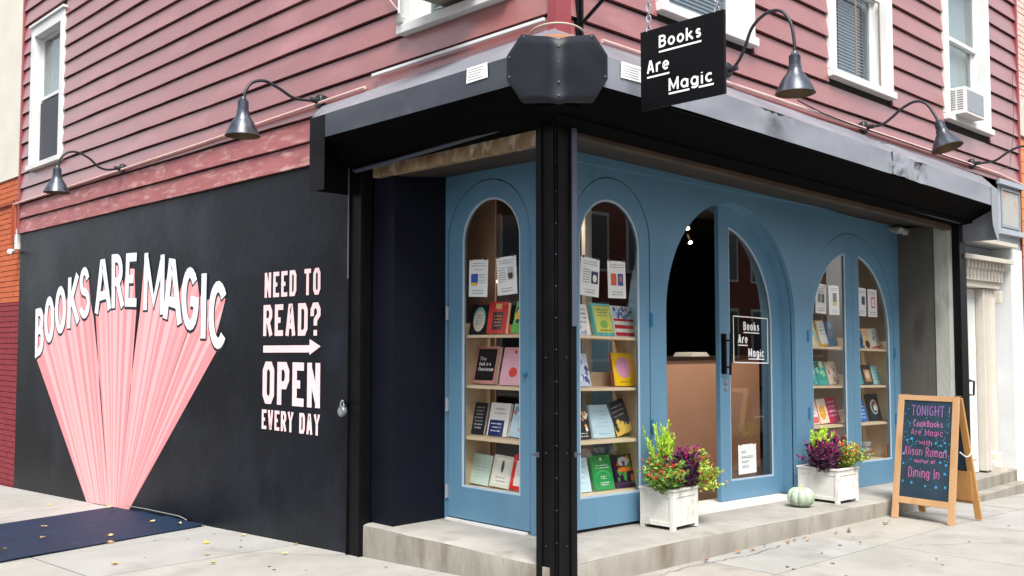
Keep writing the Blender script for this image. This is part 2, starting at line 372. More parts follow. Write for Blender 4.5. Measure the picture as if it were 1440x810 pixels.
def slab(x0, x1, y0, y1):
    g = .006; n = 3; vs = []
    for (a, b) in ((0, 1),):
        pass
    xs = [x0+g+(x1-x0-2*g)*i/n for i in range(n+1)]; ys = [y0+g+(y1-y0-2*g)*i/n for i in range(n+1)]
    dz = random.uniform(-.002, .002); mb = MB()
    for y in ys:
        for x in xs:
            e = .004 if (x in (xs[0], xs[-1]) or y in (ys[0], ys[-1])) else 0
            vs.append((x, y, gz(x, y)+dz-e))
    k = n+1; m0 = len(vs)
    fs = [(j*k+i, j*k+i+1, (j+1)*k+i+1, (j+1)*k+i) for j in range(n) for i in range(n)]
    rim = [i for i in range(k)]+[j*k+n for j in range(1, k)]+[n*k+i for i in range(n-1, -1, -1)]+[j*k for j in range(n-1, 0, -1)]
    for r_ in rim: vs.append((vs[r_][0], vs[r_][1], vs[r_][2]-.04))
    q = len(rim)
    fs += [(rim[i], rim[(i+1) % q], m0+(i+1) % q, m0+i) for i in range(q)]
    mb.add(vs, fs); mb.build('slab', random.choice(slab_m), side)
xe = [-3.3, -1.7, 0, 1.53, 3.1, 4.65, 6.2, 7.75, 9.3, 10.85]
ye = [-5.3, -3.75, -2.2, -.62, 1.1, 2.95, 4.15, 5.7, 7.3, 8.9, 10.5, 12.1]
for i in range(len(xe)-1):
    for j in range(len(ye)-1):
        if xe[i] >= 0 and ye[j] >= .0: continue
        y1 = ye[j+1]
        if xe[i] >= 0 and y1 > .1: y1 = .1
        slab(xe[i], xe[i+1], ye[j], y1)
# hairline cracks and gum spots on the slabs near the camera
def crack(pts, w_):
    m1 = MB(); P = []
    for (xa, ya), (xb, yb) in zip(pts, pts[1:]):
        for k in range(10):
            t = k/10; P.append((xa+(xb-xa)*t+random.uniform(-.018, .018), ya+(yb-ya)*t+random.uniform(-.018, .018)))
    vs = []
    for i, (x, y) in enumerate(P):
        q = P[min(i+1, len(P)-1)]; p_ = P[max(i-1, 0)]; d = Vector((q[0]-p_[0], q[1]-p_[1])).normalized(); h_ = w_*random.uniform(.4, 1)
        vs += [(x-d.y*h_, y+d.x*h_, gz(x, y)+.0035), (x+d.y*h_, y-d.x*h_, gz(x, y)+.0035)]
    m1.add(vs, [(2*i, 2*i+1, 2*i+3, 2*i+2) for i in range(len(P)-1)]); m1.build('crack', flat((70, 66, 60), .95), side)
crack([(.9, -.12), (1.35, -.08), (1.9, -.16), (2.5, -.12)], .004); crack([(3.4, -.9), (4.1, -1.35), (4.9, -1.2)], .003); crack([(-.6, 3.2), (-.3, 2.5), (-.02, 2.1)], .003); crack([(5.4, -.3), (6.3, -.75), (7.2, -.5)], .003)
m1 = MB()
for k in range(130):
    x, y = (random.uniform(1.5, 7.5), random.uniform(-3, -.15)) if k % 2 else (random.uniform(-3, -.1), random.uniform(1, 9)); r_ = random.uniform(.006, .017)
    m1.add([(x+r_*cos(t*pi/4)*random.uniform(.7, 1.2), y+r_*sin(t*pi/4)*random.uniform(.7, 1.2), gz(x, y)+.0036) for t in range(8)], [tuple(range(8))], flat(random.choice(((84, 82, 78), (100, 98, 92), (66, 64, 60))), .9))
m1.build('gum_spots', None, side, kind='stuff')

# ------------------------------------------------------------------ the corner building
B = thing('corner_shop_building', 'red clapboard corner building with a black side wall and a blue arched bookshop front', 'building', (4, 5, 0))
W0, W1, D1, ZT = 0.0, 8.28, 10.12, 6.6
ROW = .2067; Z0 = 3.072
# masonry core behind the boards (keeps the dark gaps dark)
c = MB(); c.box((.302, D1-.05, 0), (8.228, D1, 3.08)); c.box((0, D1-.05, 3.088), (8.228, D1, ZT)); c.box((8.23, .0, 3.6), (8.28, D1, ZT)); c.box((8.23, .31, 0), (8.28, D1, 3.598)); c.box((.052, .052, ZT-.05), (8.228, D1-.052, ZT-.002))
c.build('wall_sheathing', M['backing'], B)
winL = [(8.54, 9.75, 3.90, 5.86), (.40, 1.56, 3.90, 5.9)]            # along Y on the side wall
winF = [(1.02, 2.29, 3.955, 5.95), (3.52, 4.79, 3.965, 5.95), (6.05, 7.35, 3.985, 5.97)]   # along X on the front
def wh(w_): return [(w_[0]+.02, w_[2]+.03), (w_[1]-.02, w_[2]+.03), (w_[1]-.02, w_[3]-.02), (w_[0]+.02, w_[3]-.02)]
MB().plate([(.012, 3.088), (D1-.052, 3.088), (D1-.052, ZT-.06), (.012, ZT-.06)], [wh(q) for q in winL], lambda y, z, o: (o, y, z), .0, .05).build('wall_sheathing', M['backing'], B)
MB().plate([(.052, 3.088), (8.228, 3.088), (8.228, ZT-.06), (.052, ZT-.06)], [wh(q) for q in winF], lambda x, z, o: (x, o, z), .0, .05).build('wall_sheathing', M['backing'], B)
def board(a0, a1, z, mat, face):
    """lap board from a0 to a1 along the wall; face 's' side (X=0) or 'f' front (Y=0)"""
    zb, zt = z+.014, z+ROW-.002
    n = max(2, int((a1-a0)/.5)); pf = [(-.034, zb), (-.010, zt), (.0, zt), (-.004, zb)]
    ph = random.uniform(0, 50); vs = []
    for i in range(n+1):
        a = a0+(a1-a0)*i/n
        for (o_, zz) in pf:
            j = .0018*sin(a*2.3+ph)+.0012*sin(a*5.1+ph*2) if zz == zb else .0
            vs.append((o_-abs(j), a, zz+j*1.4) if face == 's' else (a, o_-abs(j), zz+j*1.4))
    fs = [(i*4+k, i*4+(k+1) % 4, (i+1)*4+(k+1) % 4, (i+1)*4+k) for i in range(n) for k in range(4)]+[(0, 1, 2, 3), (n*4, n*4+3, n*4+2, n*4+1)]
    MB().add(vs, fs).build('siding_board', mat, B)
def spans(lo, hi, wins, z):
    s = [(lo, hi)]
    for a, b, z0, z1 in wins:
        if z+ROW > z0+.03 and z < z1-.03:
            t = []
            for p, q in s:
                if b <= p or a >= q: t.append((p, q))
                else:
                    if a > p: t.append((p, a))
                    if b < q: t.append((b, q))
            s = t
    return s
for k in range(17):
    z = Z0+ROW*k
    if z > ZT-.1: break
    mat = M['siding_worn'] if k in (0, 1) else M['siding']
    lo = 2.26 if k < 2 else .01
    for p, q in spans(lo, D1-.02, winL, z):
        cuts = [p]; 
        if q-p > 4.6: cuts.append(random.uniform(p+1.5, q-1.5))
        cuts.append(q)
        for a, b in zip(cuts, cuts[1:]): board(a+.0015, b-.0015, z, mat, 's')
    if k >= 2:
        for p, q in spans(.11, W1, winF, z):
            cuts = [p]
            if q-p > 4.6: cuts.append(random.uniform(p+1.5, q-1.5))
            cuts.append(q)
            for a, b in zip(cuts, cuts[1:]): board(a+.0015, b-.0015, z, mat, 'f')
MB().box((-.042, -.042, 3.45), (.105, .0, ZT)).box((-.042, .0, 3.45), (0, .03, ZT)).build('corner_board', M['cornerboard'], B)
MB().box((-.04, D1-.03, 3.08), (.0, D1+.03, ZT)).build('corner_board', M['cornerboard'], B)
MB().box((W1, -.04, 3.45), (W1+.05, .0, ZT)).build('corner_board', M['cornerboard'], B)

# sash windows upstairs
def sash_window(face, a0, a1, z0, z1, blind='light', guard=False, storm=None):
    """casing, deep white reveal, two sashes, panes; returned frame is a part of the building"""
    def P(a, o, z): return (o, a, z) if face == 's' else (a, o, z)
    def bx(mb, a, b, o0, o1, zz0, zz1, m=None): p = P(a, o0, zz0); q = P(b, o1, zz1); mb.box(p, q, m)
    cw = .125; f = MB()
    bx(f, a0, a0+cw, -.05, .04, z0+.07, z1); bx(f, a1-cw, a1, -.05, .04, z0+.07, z1)
    bx(f, a0+cw, a1-cw, -.05, .04, z1-.14, z1); bx(f, a0-.03, a1+.03, -.075, .0, z1, z1+.035)
    # reveal lining
    bx(f, a0+cw-.02, a0+cw, .04, .2, z0+.07, z1-.14); bx(f, a1-cw, a1-cw+.02, .04, .2, z0+.07, z1-.14)
    bx(f, a0+cw, a1-cw, .04, .2, z1-.14, z1-.12)
    fr = f.build('window', M['white'], B, bevel=.004)
    s = MB(); bx(s, a0-.0, a1+.0, -.085, .03, z0, z0+.068); bx(s, a0+cw-.02, a1-cw+.02, .03, .2, z0+.02, z0+.08)
    s.build('sill', M['white'], fr, bevel=.005)
    zm = (z0+z1)/2-.02; i0, i1 = a0+cw, a1-cw
    for (zz0, zz1, oo) in ((zm, z1-.14, .06), (z0+.08, zm+.045, .10)):
        h = MB(); t = .045
        bx(h, i0, i0+t, oo, oo+.035, zz0, zz1); bx(h, i1-t, i1, oo, oo+.035, zz0, zz1)
        bx(h, i0+t, i1-t, oo, oo+.035, zz0, zz0+t); bx(h, i0+t, i1-t, oo, oo+.035, zz1-t, zz1)
        h.build('sash', M['white'], fr, bevel=.003)
        g = MB(); bx(g, i0+t, i1-t, oo+.014, oo+.018, zz0+t, zz1-t); g.build('pane', M['upglass'], fr)
    # room side: blind (upper) and dark room
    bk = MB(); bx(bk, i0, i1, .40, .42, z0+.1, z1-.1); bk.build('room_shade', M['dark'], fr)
    bl = MB()
    if blind == 'slats':
        n = int((z1-z0-.3)/.032)
        for k in range(n):
            zz = z0+.12+k*.032; v = [P(i0+.02, .17, zz), P(i1-.02, .17, zz), P(i1-.02, .185, zz+.024), P(i0+.02, .185, zz+.024)]
            bl.add(v+[(x, y, z_+.0015) for x, y, z_ in v], [(0, 1, 2, 3), (4, 7, 6, 5), (0, 4, 5, 1), (3, 2, 6, 7)])
        bl.build('slatted_blind', flat((176, 182, 188), .6), fr, kind='stuff')
    else:
        bx(bl, i0+.01, i1-.01, .17, .175, zm-.25 if blind == 'light' else z0+.1, z1-.15); bl.build('roller_blind', flat((226, 226, 220), .8), fr)
    if guard:
        g = MB(); gx0, gx1 = i0+.02, i1-.02; zt = z0+.95
        g.tube([P(gx0, .02, z0+.1), P(gx0, .02, zt)], .008, 6); g.tube([P(gx1, .02, z0+.1), P(gx1, .02, zt)], .008, 6)
        g.tube([P(gx0, .02, zt), P(gx1, .02, zt)], .009, 6); g.tube([P((gx0+gx1)/2, .02, z0+.06), P((gx0+gx1)/2, .02, zt)], .009, 6)
        g.build('window_guard', flat((120, 104, 98), .5), fr)
    if storm:
        g = MB(); a, b = storm
        bx(g, a, b, .045, .055, z0+.1, z0+.92); g.build('insect_screen', flat((34, 38, 46), .5), fr)
    return fr
sash_window('s', *winL[0], blind='light', storm=(8.86, 9.6))
sash_window('s', *winL[1], blind='slats')
sash_window('f', *winF[0], blind='slats')
sash_window('f', *winF[1], blind='slats', guard=True)
sash_window('f', *winF[2], blind='full')

# black side wall with the painted mural
wl = MB(); wl.box((0, 2.22, -.7), (.3, D1, 3.084))
PW = wl.build('painted_side_wall', M['mural'], B)
mp_ = lambda y, z, o: (-o, y, z)
pinks = [flat((224, 140, 144), .6), flat((230, 158, 160), .6), flat((233, 174, 176), .6)]
# letter boxes on the wall: TL, TR, BR, BL as (y, z)
ML = [('B', (9.429, 2.035), (9.123, 2.054), (9.081, 1.484), (9.413, 1.368)), ('O', (9.103, 2.177), (8.758, 2.194), (8.718, 1.623), (9.069, 1.562)),
      ('O', (8.732, 2.294), (8.364, 2.311), (8.324, 1.724), (8.7, 1.683)), ('K', (8.29, 2.39), (7.967, 2.437), (7.894, 1.845), (8.299, 1.749)),
      ('S', (7.93, 2.492), (7.624, 2.506), (7.553, 1.896), (7.91, 1.861)), ('A', (7.45, 2.558), (7.0, 2.562), (6.958, 1.975), (7.415, 1.921)),
      ('R', (6.967, 2.6), (6.658, 2.587), (6.597, 1.989), (6.941, 1.98)), ('E', (6.564, 2.585), (6.288, 2.577), (6.258, 1.981), (6.584, 1.993)),
      ('M', (6.085, 2.56), (5.593, 2.508), (5.576, 1.876), (6.095, 1.949)), ('A', (5.66, 2.49), (5.17, 2.42), (5.193, 1.768), (5.583, 1.848)),
      ('G', (5.189, 2.373), (4.821, 2.318), (4.804, 1.69), (5.188, 1.741)), ('I', (4.767, 2.283), (4.651, 2.253), (4.647, 1.617), (4.776, 1.649)),
      ('C', (4.601, 2.205), (4.217, 2.155), (4.22, 1.509), (4.61, 1.559))]
BR_, BL_ = (6.35, -.215), (7.547, -.27)       # foot of the fan, right and left end
def lerp(a, b, t): return tuple(a[i]+(b[i]-a[i])*t for i in range(len(a)))
fan = [  # top outline of the three fans, left to right
 [(9.40, 1.42), (9.38, 1.75), (9.28, 1.95), (9.14, 1.92), (9.02, 2.09), (8.85, 2.11), (8.72, 2.02), (8.62, 2.2), (8.48, 2.22), (8.36, 2.1), (8.25, 2.22), (8.08, 2.2), (7.98, 2.36), (7.84, 2.4), (7.66, 2.42), (7.60, 2.2), (7.52, 1.98), (7.47, 1.90)],
 [(7.40, 1.91), (7.28, 1.97), (7.16, 2.34), (7.02, 2.0), (6.95, 2.12), (6.93, 2.5), (6.72, 2.5), (6.62, 2.2), (6.56, 2.42), (6.34, 2.4), (6.30, 2.0), (6.27, 1.97)],
 [(6.17, 1.97), (6.10, 2.45), (5.98, 2.3), (5.84, 2.1), (5.70, 2.3), (5.62, 2.2), (5.48, 2.3), (5.30, 2.3), (5.24, 2.1), (5.14, 2.26), (5.0, 2.3), (4.86, 2.22), (4.80, 2.02), (4.72, 2.16), (4.63, 2.0), (4.5, 2.06), (4.33, 2.1), (4.28, 2.0), (4.44, 1.68), (4.40, 1.545)],
]
footp = [(0, .545), (.547, .765), (.767, 1)]; gapside = [(0, 1), (1, 1), (1, 0)]
for (top, (f0, f1)), (g0_, g1_) in zip(zip(fan, footp), gapside):
    mb = MB(); n = 40; lens = [0]
    for a, b in zip(top, top[1:]): lens.append(lens[-1]+abs(b[0]-a[0])+.15*abs(b[1]-a[1]))
    def at(t):
        d = t*lens[-1]
        for i in range(len(top)-1):
            if d <= lens[i+1]+1e-9: return lerp(top[i], top[i+1], (d-lens[i])/max(1e-6, lens[i+1]-lens[i]))
        return top[-1]
    ts = sorted(set([0, 1]+[random.random()*.98+.01 for _ in range(int(9*lens[-1]/1.9)+5)]+[l/lens[-1] for l in lens]))
    ts = sorted(set([round(l/lens[-1], 5) for l in lens]))
    # colour bands change at band edges, geometry at outline corners too
    bands = [0]; 
    while bands[-1] < 1: bands.append(min(1, bands[-1]+random.uniform(.03, .095)*1.8/lens[-1]))
    bc = [random.choice([1, 2, 2]) if k % 2 else random.choice([0, 0, 0, 1]) for k in range(len(bands))]
    allt = sorted(set(ts+[round(b, 5) for b in bands]+[0, 1]))
    for a, b in zip(allt, allt[1:]):
        if b-a < 1e-5: continue
        mid = (a+b)/2; k = max(i for i, q in enumerate(bands) if q <= mid+1e-9)
        pa, pb = at(a), at(b); fa = lerp(BL_, BR_, f0+(f1-f0)*a); fb = lerp(BL_, BR_, f0+(f1-f0)*b)
        def md(p_, f_, t_):
            q_ = lerp(p_, f_, .40); sh2 = .038*(g0_*max(0, 1-t_/.12)-g1_*max(0, 1-(1-t_)/.12)); return (q_[0]+sh2, q_[1])
        ma, mb_ = md(pa, fa, a), md(pb, fb, b)
        mb.add([mp_(*pa, .003), mp_(*pb, .003), mp_(*mb_, .003), mp_(*ma, .003), mp_(*fb, .003), mp_(*fa, .003)], [(0, 1, 2, 3), (3, 2, 4, 5)], pinks[bc[k]])
    mb.build('mural_ray_fan', None, PW)
lw = flat((226, 232, 238), .6); lo_ = flat((24, 27, 36), .6)
def quadmap(tl, tr, br, bl):
    def f(u, v, o):
        a = lerp(bl, br, u); b = lerp(tl, tr, u); p = lerp(a, b, v); return (-o, p[0], p[1])
    return f
for chh, tl, tr, br, bl in ML:
    wq = abs(tl[0]-tr[0]); hq = ((tl[1]+tr[1])-(br[1]+bl[1]))/2
    hw = .052 if chh not in 'MRSE' else .047
    # strokes laid out in wall metres along the slanted box
    mb = MB(); mo = MB(); sh_ = .012
    def place_pts(st, d=(0, 0)):
        out = []
        for x, y in st:
            u = (hw+x*(wq-2*hw))/wq; v = (hw+y*(hq-2*hw))/hq
            a = lerp(bl, br, u); b = lerp(tl, tr, u); p = lerp(a, b, v); out.append((p[0]+d[0], p[1]+d[1]))
        return out
    font = GB if chh in 'O' and False else G
    for k, st in enumerate(font[chh]):
        ribbon(mo, capped(st, place_pts(st, (-.004, -.016)), hw+.006), hw+.015, mp_, .0036+.0002*k, .0006, lo_)
        ribbon(mb, capped(st, place_pts(st), hw), hw, mp_, .0052+.0003*k, .0008, lw)
    lt = mb.build('mural_letter', None, PW); mo.build('letter_outline', None, PW)
pk = flat((236, 204, 206), .6)
for s, y0, y1, z0, z1, hw, gp in (('NEED TO', 3.558, 2.668, 1.992, 2.214, .0185, .36), ('READ?', 3.573, 2.662, 1.652, 1.927, .0245, .32), ('OPEN', 3.571, 2.657, 1.056, 1.426, .034, .28), ('EVERY DAY', 3.578, 2.656, .832, 1.003, .0145, .34)):
    # flip: u grows toward -Y so the word reads left to right from the street
    pl = lambda u, v, o: (-o, -u, v)
    mb = MB(); wd = [(.5 if c == ' ' else .92 if c in 'ET' else 1) for c in s]; tot = sum(wd)+gp*(len(s)-1); sc = (y0-y1)/tot; u = -y0
    for c_, d in zip(s, wd):
        m1 = MB(); glyph(m1, c_, (u, z0, u+d*sc, z1), hw, pl, .003, .002, pk, GB)
        if m1.v: m1.build('slogan_letter', None, PW)
        u += (d+gp)*sc
MB().plate([(3.567, 1.505), (3.567, 1.567), (2.819, 1.572), (2.817, 1.622), (2.655, 1.562), (2.817, 1.492), (2.819, 1.512)], [], mp_, .003, .006).build('painted_arrow', pk, PW)

# black return wall beside the shop windows, soffit, beams
MB().box((.085, 1.785, -.3), (.61, 2.215, 3.0)).build('return_wall', M['navy'], B)
MB().box((.0, 2.0, -.3), (.30, 2.218, 3.05)).build('wall_end', M['black'], B) if False else None
fx = MB(); fx.box((.56, .58, 2.94), (.62, 1.79, 3.6)); fx.box((.60, .60, 2.94), (6.3, .66, 3.6)); fx.build('upper_wall', M['blue'], B)
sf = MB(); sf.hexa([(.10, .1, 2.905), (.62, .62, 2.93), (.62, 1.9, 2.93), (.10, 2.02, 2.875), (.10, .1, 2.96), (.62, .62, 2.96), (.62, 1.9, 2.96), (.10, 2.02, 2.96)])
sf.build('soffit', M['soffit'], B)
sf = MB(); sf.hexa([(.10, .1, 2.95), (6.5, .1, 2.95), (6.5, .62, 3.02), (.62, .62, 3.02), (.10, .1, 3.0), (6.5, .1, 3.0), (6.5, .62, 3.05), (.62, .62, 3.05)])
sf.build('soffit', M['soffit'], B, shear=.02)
MB().box((.03, .19, 2.885), (.10, 2.0, 3.05)).build('beam', M['beam'], B, bevel=.006)
MB().box((.19, .03, 2.945), (6.3, .10, 3.06)).build('beam', surf('brown_beam', (44, 28, 21), (72, 56, 40), 5, .8, .3, 30, (56, 48, 40), 6, (.5, .7), (.5, 1, 1.5)), B, shear=.025, bevel=.006)

# roller shutter box over the shop front
a = .396
def strip(mb, p0, p1, q0, q1, nu, nv, amp=0, dent=None, nrm=(0, 0, 1), m=None):
    vs = []
    for j in range(nv+1):
        for i in range(nu+1):
            u = i/nu; v = j/nv; p = Vector(lerp(lerp(p0, p1, u), lerp(q0, q1, u), v))
            e = 0 if j in (0, nv) else 1
            d = amp*noise.noise(Vector((p.x*2.3, p.y*2.3, p.z*5)))*(.4+.6*e)
            if dent:
                for (c_, rr, dep) in dent:
                    r2 = ((p-Vector(c_)).length/rr)
                    if r2 < 1: d += dep*(1-r2*r2)*(.6+1.5*noise.noise(p*22))
            vs.append(p+Vector(nrm)*d)
    k = nu+1; mb.add(vs, [(j*k+i, j*k+i+1, (j+1)*k+i+1, (j+1)*k+i) for j in range(nv) for i in range(nu)], m)
# side leg (faces -X)
sb = MB()
strip(sb, (-a, -a, 3.345), (-a, 2.223, 3.325), (0, 0, 3.615), (0, 2.66, 3.575), 40, 4, .006, nrm=(-.5, 0, .8))
SB = sb.build('shutter_box', M['fascia_skylit'], B, smooth=True)
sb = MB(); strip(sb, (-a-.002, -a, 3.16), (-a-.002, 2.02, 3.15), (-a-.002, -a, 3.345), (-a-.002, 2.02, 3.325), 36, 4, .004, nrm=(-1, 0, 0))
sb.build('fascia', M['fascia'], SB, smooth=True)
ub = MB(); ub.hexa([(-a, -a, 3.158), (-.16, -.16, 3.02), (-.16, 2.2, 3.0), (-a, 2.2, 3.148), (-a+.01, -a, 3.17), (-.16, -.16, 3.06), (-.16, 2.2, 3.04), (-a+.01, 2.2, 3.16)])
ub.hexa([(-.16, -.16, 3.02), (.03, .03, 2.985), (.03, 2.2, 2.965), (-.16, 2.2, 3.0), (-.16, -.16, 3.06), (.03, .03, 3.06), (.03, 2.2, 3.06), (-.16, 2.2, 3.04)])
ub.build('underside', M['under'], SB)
# front leg (faces -Y)
sb = MB(); KS = .02
strip(sb, (-a, -a, 3.345), (6.46, -a, 3.345), (0, 0, 3.605), (7.1, 0, 3.63), 90, 4, .008, [((4.35, -.2, 3.47), .3, -.03)], nrm=(0, -.5, .8))
SF = sb.build('shutter_box', M['fascia_skylit'], B, shear=KS, smooth=True)
sb = MB(); strip(sb, (-a, -a-.002, 3.15), (6.46, -a-.002, 3.15), (-a, -a-.002, 3.345), (6.46, -a-.002, 3.345), 160, 6, .006, [((4.1, -a, 3.25), .22, .03), ((4.55, -a, 3.27), .16, -.035), ((2.0, -a, 3.3), .3, -.012)], nrm=(0, -1, 0))
sb.build('fascia', M['fascia_skylit'], SF, shear=KS, smooth=True)
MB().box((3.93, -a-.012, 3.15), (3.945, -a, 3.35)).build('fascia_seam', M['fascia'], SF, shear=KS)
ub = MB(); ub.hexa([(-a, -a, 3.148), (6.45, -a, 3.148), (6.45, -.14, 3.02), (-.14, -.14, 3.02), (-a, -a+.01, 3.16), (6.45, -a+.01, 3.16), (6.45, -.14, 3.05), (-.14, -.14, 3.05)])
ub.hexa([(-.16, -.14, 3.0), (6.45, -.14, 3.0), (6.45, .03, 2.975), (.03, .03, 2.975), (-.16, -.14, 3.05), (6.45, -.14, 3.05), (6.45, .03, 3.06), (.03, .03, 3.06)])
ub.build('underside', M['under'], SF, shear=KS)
# end plates with flanges
e = MB(); e.plate([(-a, 2.765), (-a, 3.33), (-.02, 3.56), (-.0, 2.765)], [], lambda x, z, o: (x, 2.223+o, z), 0, .006)
e.box((-a-.004, 2.025, 2.752), (-a, 2.229, 3.325))
e.build('end_plate', M['black'], SB)
e = MB(); e.plate([(-a, 2.80), (-a, 3.345), (0, 3.60), (0, 2.80)], [], lambda y, z, o: (6.46+o, y, z), 0, .006)
cv = [(6.46, 2.79), (6.44, 2.78), (6.42, 2.80), (6.36, 2.86), (6.31, 2.93), (6.29, 3.02), (6.285, 3.15), (6.285, 3.345), (6.46, 3.345)]
e.plate(cv, [], lambda x, z, o: (x, -a-.004+o, z), -.004, 0)
e.build('end_plate', M['fascia_skylit'], SF, shear=KS)
# bent octagonal corner plate
cp = MB(); q = -.43
def fold(u):                  # plan of the plate: two flats joined by a soft bend
    r0 = .09; t_ = abs(u)
    if t_ >= r0: p_ = (q, q+t_)
    else:
        k_ = (1-u/r0)/2 if u >= 0 else (1+(-u)/r0)/2; k_ = (r0+u)/(2*r0)
        x_ = (1-k_)**2*q+2*k_*(1-k_)*q+k_**2*(q+r0); y_ = (1-k_)**2*(q+r0)+2*k_*(1-k_)*q+k_**2*q
        return (x_, y_)
    return (p_[0], p_[1]) if u < 0 else (p_[1], p_[0])
def edge_z(t_, pts):
    for (a0, z0), (a1, z1) in zip(pts, pts[1:]):
        if t_ <= a1+1e-9: return z0+(z1-z0)*(t_-a0)/(a1-a0)
    return pts[-1][1]
us = [-.43+.86*i/40 for i in range(41)]; vs = []
for u in us:
    zb_, zt_ = edge_z(abs(u), [(0, 2.97), (.294, 3.02), (.43, 3.19)]), edge_z(abs(u), [(0, 3.352), (.305, 3.44), (.43, 3.335)])
    x_, y_ = fold(u)
    for j in range(9):
        z_ = zb_+(zt_-zb_)*j/8; d_ = .007*noise.noise(Vector((u*5, z_*7, 4))); vs.append((x_-d_, y_-d_, z_))
cp.add(vs, [(i*9+j, i*9+j+1, (i+1)*9+j+1, (i+1)*9+j) for i in range(40) for j in range(8)])
o = cp.build('corner_plate', M['plate'], SB, smooth=True); sm = o.modifiers.new('s', 'SOLIDIFY'); sm.thickness = .006; sm.offset = 0
cs = MB(); cs.box((-.34, -.34, 3.0), (-.15, -.15, 3.34)); cs.build('corner_block', M['under'], SB)
rv = MB()
for z in (3.02, 3.1, 3.22, 3.31): rv.lathe([(0, .004), (.006, .002), (.008, 0)], (q+.019, q+.019, z), (-1, -1, 0), 8)
for x, y, z in ((q-.003, -.02, 3.2), (q-.003, -.02, 3.32), (q-.003, -.14, 3.42), (-.02, q-.003, 3.2), (-.14, q-.003, 3.42)): rv.lathe([(0, .004), (.007, .002), (.009, 0)], (x, y, z), (-1, 0, 0) if x < -.4 else (0, -1, 0), 8)
rv.build('rivets', flat((66, 70, 78), .4, .6), SB, kind='stuff')
# upturned rusty pan seen behind the corner plate, and white caulk line
pn = MB(); pn.tube([(-.10+.17*cos(t)-.12, -.10+.17*sin(t)-.12, 3.45+.03*cos((t-pi*1.25))) for t in [R(150+i*12) for i in range(13)]], .0065, 8)
pn.build('bent_conduit', flat((176, 160, 144), .6), SB)
MB().lathe([(0, .02), (.16, .0), (.2, -.06)], (-.17, -.17, 3.44), n=20).build('rusty_cap', flat((132, 92, 66), .8), SB)
# stickers on the fascia
for (p0, p1, z0, z1, f_) in ((.40, .20, 3.245, 3.345, 's'), (.155, .375, 3.235, 3.34, 'f')):
    s_ = MB(); pl = (lambda u, v, o: (-a-.009-o, -u, v)) if f_ == 's' else (lambda u, v, o: (u, -a-.012-o, v))
    u0, u1 = (-p0, -p1) if f_ == 's' else (p0, p1)
    s_.plate([(u0, z0), (u1, z0+.004), (u1-.004, z1), (u0+.006, z1-.003)], [], pl, 0, .0015, M['paper'])
    for k in range(5): ribbon(s_, [(u0+.02, z0+.018+k*.016), (u1-.02-random.random()*.06, z0+.018+k*.016)], .0028, pl, .002, .0003, flat((150, 150, 155)))
    s_.build('sticker', None, SB if f_ == 's' else SF)
# rods, rails and corner post of the roller shutter
MB().tube([(-.06, 2.1, 2.94), (-.06, 1.6, 2.957), (-.06, .9, 2.99), (-.06, .18, 3.028)], .017, 8).build('shutter_rod', flat((60, 68, 78), .5), B, smooth=True)
MB().tube([(.19, -.06, 3.025), (6.3, -.06, 3.025)], .017, 8).build('shutter_rod', flat((60, 68, 78), .5), B, shear=.025, smooth=True)
cpst = MB(); cpst.box((.0, .0, -.02), (.168, .168, 3.08))
cpst.box((-.012, .012, -.02), (.0, .05, 3.06)).box((-.012, .12, -.02), (.0, .168, 3.06)).box((.05, -.012, -.02), (.012, .0, 3.06)).box((.125, -.012, -.02), (.18, .0, 3.06)).box((.168, .0, -.02), (.185, .02, 3.06))
POST = cpst.build('corner_post', M['black'], B, bevel=.003)
MB().box((.135, -.017, 1.7), (.182, -.0125, 2.98)).build('post_trim', flat((72, 78, 92), .4), POST)
bt = MB()
for k in range(14):
    z = .35+k*.2; bt.lathe([(0, .005), (.006, .003), (.008, 0)], (.0, .0, z), (-1, -1, 0), 8)
for z in (.32, .9, 1.5): bt.lathe([(0, .005), (.006, .003), (.008, 0)], (-.013, .08, z), (-1, 0, 0), 8); bt.lathe([(0, .005), (.006, .003), (.008, 0)], (.08, -.013, z), (0, -1, 0), 8)
bt.build('bolts', flat((34, 35, 40), .4, .5), POST, kind='stuff')
for p, q_ in (((-.012, .15, .885), (-.012, .20, .885)), ((.16, -.012, .885), (.21, -.012, .885))):
    l = MB(); l.tube([p, q_], .008, 8); l.box((p[0]-.012, p[1]-.012, .87), (p[0]+.012, p[1]+.012, .90)); l.build('slide_bolt', flat((80, 84, 94), .4, .4), POST)
rl = MB(); rl.box((-.03, 2.045, -.2), (.06, 2.218, 2.95)).box((-.045, 2.205, -.2), (-.03, 2.218, 3.0)).box((-.045, 2.045, -.2), (-.03, 2.06, 2.9))
RL = rl.build('shutter_rail', M['black'], B, bevel=.003)
MB().box((-.05, 2.206, 2.1), (-.0455, 2.216, 3.01)).build('rail_edge', flat((96, 98, 108), .4), RL)
rr = MB(); rr.box((6.36, -.03, -.2), (6.54, .05, 2.9)); rr.build('shutter_rail', M['black'], B, bevel=.003)
